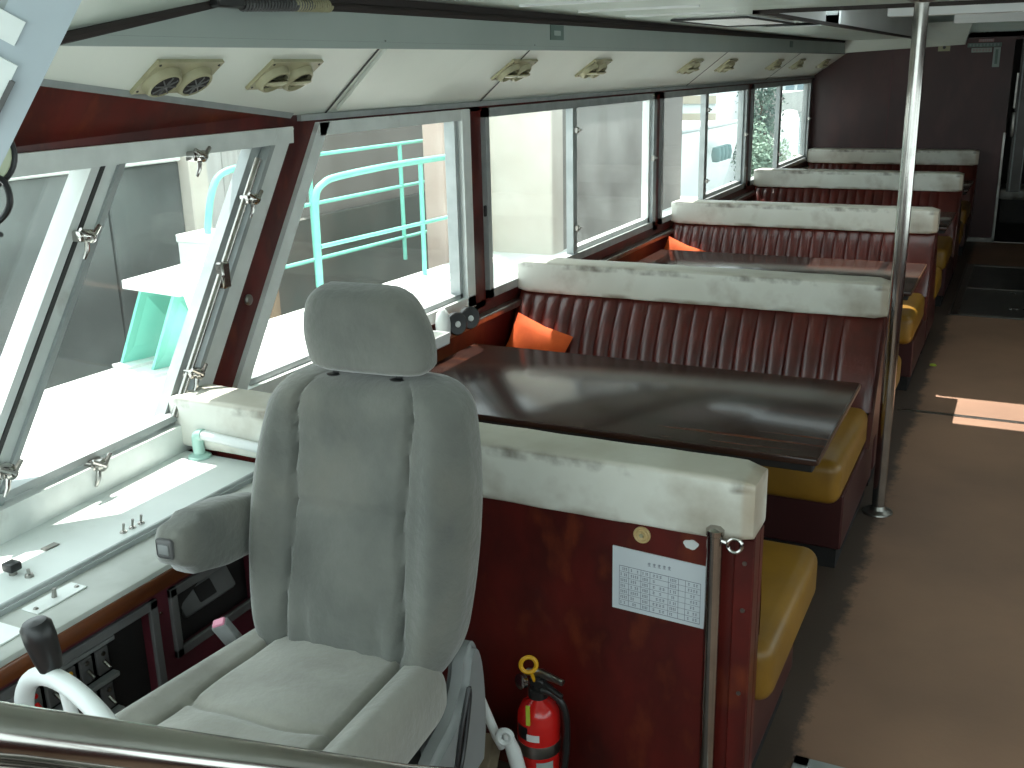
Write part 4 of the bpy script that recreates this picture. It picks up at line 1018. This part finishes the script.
# buildings
t = thing('clad_building', 'pale building with beige horizontal bands beyond the third window', 'building', (-9,26,-1))
obj('wall', B().box(-13,-6.7,24.5,30,-1,2.2), 'building', t, False)
obj('roof', B().box(-13.1,-6.6,24.4,30.1,2.2,2.35), 'stone', t, False)
for k in range(7): obj('band', B().box(-13.02,-6.68,24.44,24.5,-.6+k*.40,-.42+k*.40), 'stone', t, False)
single('garden_wall', B().box(-6.4,-5.75,26.5,27,-1,1.25,.02,1), 'quay2', 'grey green wall between the banded building and the trees', 'wall', smooth=False)
t = thing('harbour_office', 'pale building with a grid of grey windows beyond the rearmost window', 'building', (-16,82,-1))
obj('wall', B().box(-20,-11,80,86,-1,6), 'building', t, False)
for i in range(9):
    for j in range(5): obj('window', B().box(-19.2+i*.85,-18.6+i*.85,79.9,80.0,-.8+j*.85,-.25+j*.85), 'bluepane', t, False)

def tree(x, y, z, h, r, m, label, n=3200, group='trees on the quay', trunk=True):
    t = thing('quay_tree', label, 'tree', (x,y,z), 0, group)
    if trunk:
        b = B(); b.tube([(x,y,z),(x+.05,y,z+h*.4),(x-.05,y,z+h*.8)], [.1,.07,.03], 8); obj('trunk', b, 'trunk', t)
    b = B(); rr = random.Random(int(x*100+y))
    cl = [(rr.gauss(0,.45)*r, rr.gauss(0,.45)*r, h*(.35+.6*rr.random())) for _ in range(14)]
    for i in range(n):
        c = rr.choice(cl); p = Vector((x+c[0]+rr.gauss(0,.22)*r, y+c[1]+rr.gauss(0,.22)*r, z+max(.05,c[2]+rr.gauss(0,.13)*h)))
        s = rr.uniform(.02,.06); u = Vector((rr.gauss(0,1),rr.gauss(0,1),rr.gauss(0,1))).normalized(); v = u.orthogonal().normalized()
        b.bm.faces.new([b.bm.verts.new(p+q) for q in (u*s, v*s*.5, -u*s, -v*s*.5)])
    obj('foliage', b, m, t, False)
tree(-5.1, 22.3, -.9, 2.7, .50, 'leaf', 'dark grey green tree left of the mullion in the rearmost window')
tree(-4.55, 19.9, -1.0, 1.5, .42, 'leaf2', 'pale green shrub low in the rearmost window', trunk=False, n=2600)
tree(-7.25, 32, -1, 3.4, .45, 'leaf2', 'taller hazy tree above the shrub in the rearmost window')
b = B(); b.box(-6.55,-3.2,19.2,40,-1.2,-1.0); tag(obj('quay_floor', b, 'ground', None, False), kind='structure')
single('white_tank', B().lathe([(.001,0),(.20,.0),(.22,.06),(.22,1.65),(.16,1.82),(.001,1.86)], (-5.0,24.6,-1.0), (0,0,1), 24), 'hull', 'bright white rounded tank seen at the right of the rearmost window', 'tank')
t = thing('covered_dinghy', 'small dinghy with a buff cover and teal hull low in the rearmost window', 'boat', (-3.75,20.5,-1))
b = B(); rings = []
for i in range(9):
    f = i/8; w_ = .32*sin(PI*(.12+.8*f))**.5; rings.append([(-3.78+w_,19.6+1.9*f,-.02),(-3.78+w_*.6,19.6+1.9*f,-.4),(-3.78-w_*.6,19.6+1.9*f,-.4),(-3.78-w_,19.6+1.9*f,-.02)])
b.loft(rings); obj('hull', b, 'tyre', t)
b = B(); rings = []
for i in range(9):
    f = i/8; w_ = .33*sin(PI*(.12+.8*f))**.5; rings.append([(-3.78+w_*cos(a),19.6+1.9*f,-.03+.26*sin(a)*(1-.4*abs(2*f-1))) for a in [PI*k/8 for k in range(9)]])
b.loft(rings, closed=False); obj('cover', b, 'tan', t)
for y in (19.9,21.1): obj('trestle', B().box(-4.0,-3.56,y,y+.06,-1.0,-.38,.01,1), 'trunk', t, False)

# ------------------------------------------------------------------ light
sun = bpy.data.lights.new('sun', 'SUN'); so = bpy.data.objects.new('sun', sun); C.objects.link(so)
sun.energy = 9.0; sun.angle = .009; sun.color = (1,.97,.90)
so.rotation_euler = Vector((.34,-.29,-1)).to_track_quat('-Z','Y').to_euler()
wd = bpy.data.worlds.new('world'); bpy.context.scene.world = wd; wd.use_nodes = True
bg = wd.node_tree.nodes['Background']
sky = wd.node_tree.nodes.new('ShaderNodeTexSky'); sky.sky_type = 'HOSEK_WILKIE'; sky.turbidity = 6
sky.sun_direction = Vector((-.25,.29,1)).normalized(); sky.ground_albedo = .5
mx = wd.node_tree.nodes.new('ShaderNodeMix'); mx.data_type = 'RGBA'; mx.inputs['Factor'].default_value = .75
wd.node_tree.links.new(sky.outputs[0], mx.inputs['A']); mx.inputs['B'].default_value = (.82,.97,.95,1)
wd.node_tree.links.new(mx.outputs['Result'], bg.inputs['Color']); bg.inputs['Strength'].default_value = 2.9
vs = bpy.context.scene.view_settings
vs.view_transform = 'Standard'; vs.look = 'None'; vs.exposure = 0.4; vs.gamma = 1.0
bpy.context.scene.cycles.max_bounces = 10; bpy.context.scene.cycles.transparent_max_bounces = 16; bpy.context.scene.cycles.use_denoising = True
